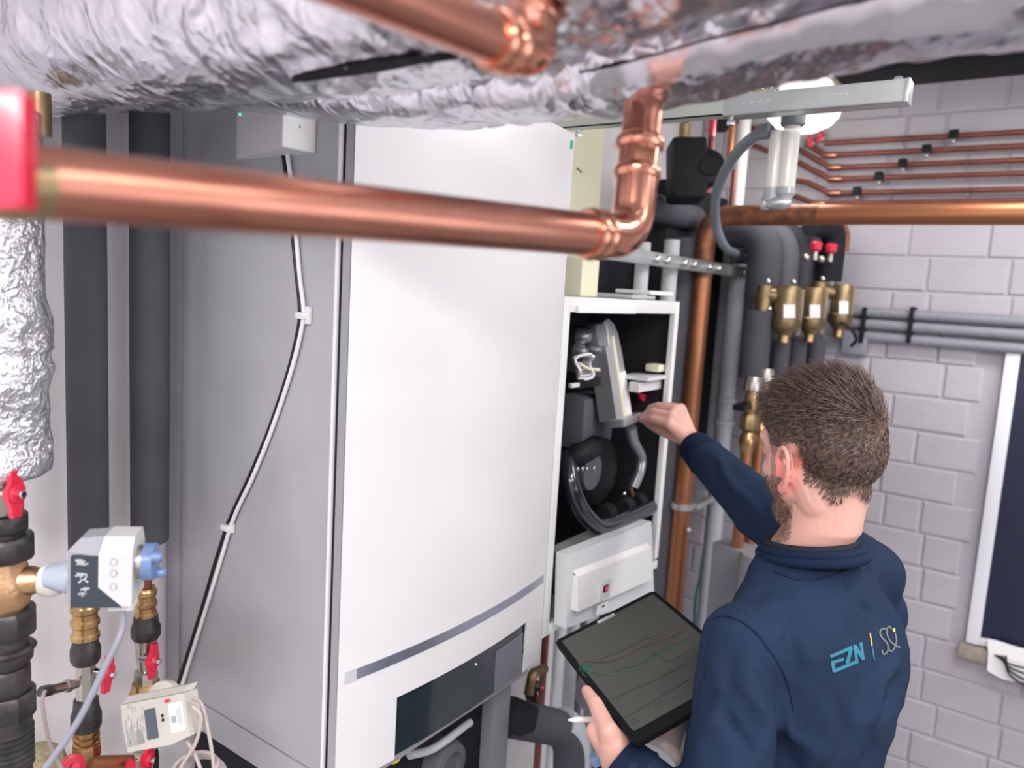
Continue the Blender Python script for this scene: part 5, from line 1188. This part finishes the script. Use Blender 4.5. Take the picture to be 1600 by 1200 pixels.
# ------------------------------------------------------------------ tablet and pen
t = thing('tablet', TP(.5, .5, -.01), 'dark tablet showing faint line charts, held under the opened boiler', 'tablet'); ORG[t.name] = V(t.location)
def rrect(u0, v0, u1, v1, rad, w_):
    pts = []
    for (cu, cv, a0) in ((u1*TW-rad, v1*TH-rad, 0), (u0*TW+rad, v1*TH-rad, 90), (u0*TW+rad, v0*TH+rad, 180), (u1*TW-rad, v0*TH+rad, 270)):
        for k in range(5): a = math.radians(a0+22.5*k); pts.append(TL+TU*(cu+rad*math.cos(a))+TV*(cv+rad*math.sin(a))+TN*w_)
    return pts
M().prism(rrect(0, 0, 1, 1, .012, -.009), TN*.009).obj('case', 'tablet_black', t)
M().prism(rrect(.05, .035, .965, .925, .004, -.0001), TN*.0006).obj('screen', 'screen', t, flat=True)
M().prism(rrect(.40, .030, .57, .052, .002, 0), TN*.0025).obj('camera_bar', 'alu_light', t, flat=True, label='small silver bar on the top bezel')
def chart(pts, w_, m_, nm='chart_line', lab=None):
    mm = M(); P2 = [onT(a, b_, .0010) for a, b_ in pts]; vs = []
    for i, p in enumerate(P2):
        d = (P2[min(i+1, len(P2)-1)]-P2[max(i-1, 0)]).normalized(); s_ = d.cross(TN)*w_; vs += [p-s_, p+s_, p-s_+TN*.0002, p+s_+TN*.0002]
    n_ = len(P2)
    mm.add(vs, [(4*i+2, 4*i+6, 4*i+7, 4*i+3) for i in range(n_-1)]+[(4*i, 4*i+1, 4*i+5, 4*i+4) for i in range(n_-1)]+[(4*i, 4*i+4, 4*i+6, 4*i+2) for i in range(n_-1)]+[(4*i+1, 4*i+3, 4*i+7, 4*i+5) for i in range(n_-1)])
    mm.obj(nm, m_, t, flat=True)
def sp3(pts, n=6): return [(q.x, q.y) for q in spline([(a, b_, 0) for a, b_ in pts], n)]
chart(sp3([(915, 1034), (940, 1036), (970, 1028), (1000, 1014), (1040, 1000), (1072, 986)]), .00038, 'chart_dark')
chart(sp3([(905, 1040), (916, 1033), (940, 1036), (960, 1033), (980, 1024), (1010, 1008), (1045, 988), (1068, 976)]), .0004, 'chart_red')
chart(sp3([(935, 1032), (970, 1018), (1005, 1000), (1020, 996), (1042, 982)]), .00038, 'chart_dark')
g_ = random.Random(2); gp_ = []
base = [(910, 1043), (922, 1047), (935, 1053), (960, 1054), (975, 1048), (1000, 1042), (1020, 1028), (1050, 1012), (1074, 1001)]
for a, b_ in sp3(base, 12): gp_.append((a, b_+g_.uniform(-2.6, 2.6)*(1 if a < 925 or 958 < a < 1005 else .25)))
chart(gp_, .0006, 'chart_green')
chart([(a, b_-3+g_.uniform(-.5, .5)) for a, b_ in sp3(base[3:], 6)], .0004, 'chart_dark')
gp_ = [(905+g_.uniform(0, 22), 1035+g_.uniform(0, 24)) for _ in range(34)]; chart(gp_, .0003, 'chart_green')
chart([(903, 1038), (915, 1034)], .0010, 'chart_red')
chart(sp3([(1028, 1020), (1035, 1030), (1050, 1034), (1062, 1026), (1078, 1018)]), .00038, 'chart_dark')
chart(sp3([(953, 1095), (990, 1078), (1030, 1060), (1072, 1038)]), .00038, 'chart_dark')
chart([(978, 1122), (1010, 1103), (1048, 1080), (1078, 1062)], .00038, 'chart_dark')
for a, b_, m_ in ((1015, 1103, 'chart_green'), (1018, 1108, 'chart_green'), (1021, 1112, 'chart_green'), (978, 1128, 'chart_dark'), (981, 1133, 'chart_dark'), (984, 1137, 'chart_dark')): chart([(a-.8, b_), (a+.8, b_-.4)], .0009, m_, 'chart_dot')
for a, b_ in ((1032, 1086),): chart([(a, b_), (a+10, b_-6)], .0006, 'chart_dark', 'small_text')
for a, b_ in ((1022, 1104), (1025, 1108), (985, 1128), (988, 1133)): chart([(a, b_), (a+12, b_-7)], .00038, 'chart_dark', 'small_text')
pa, pb = U(888, 1125, d=dT+.03), U(945, 1124, d=dT+.075); dp = (pb-pa).normalized()
M().lathe(pa, dp, [(0, .0012), (.012, .0040), (.014, .0045), (.15, .0045), (.153, .003)], 16).obj('stylus', 'pen', label='white stylus held in the left hand beside the tablet', cat='pen')
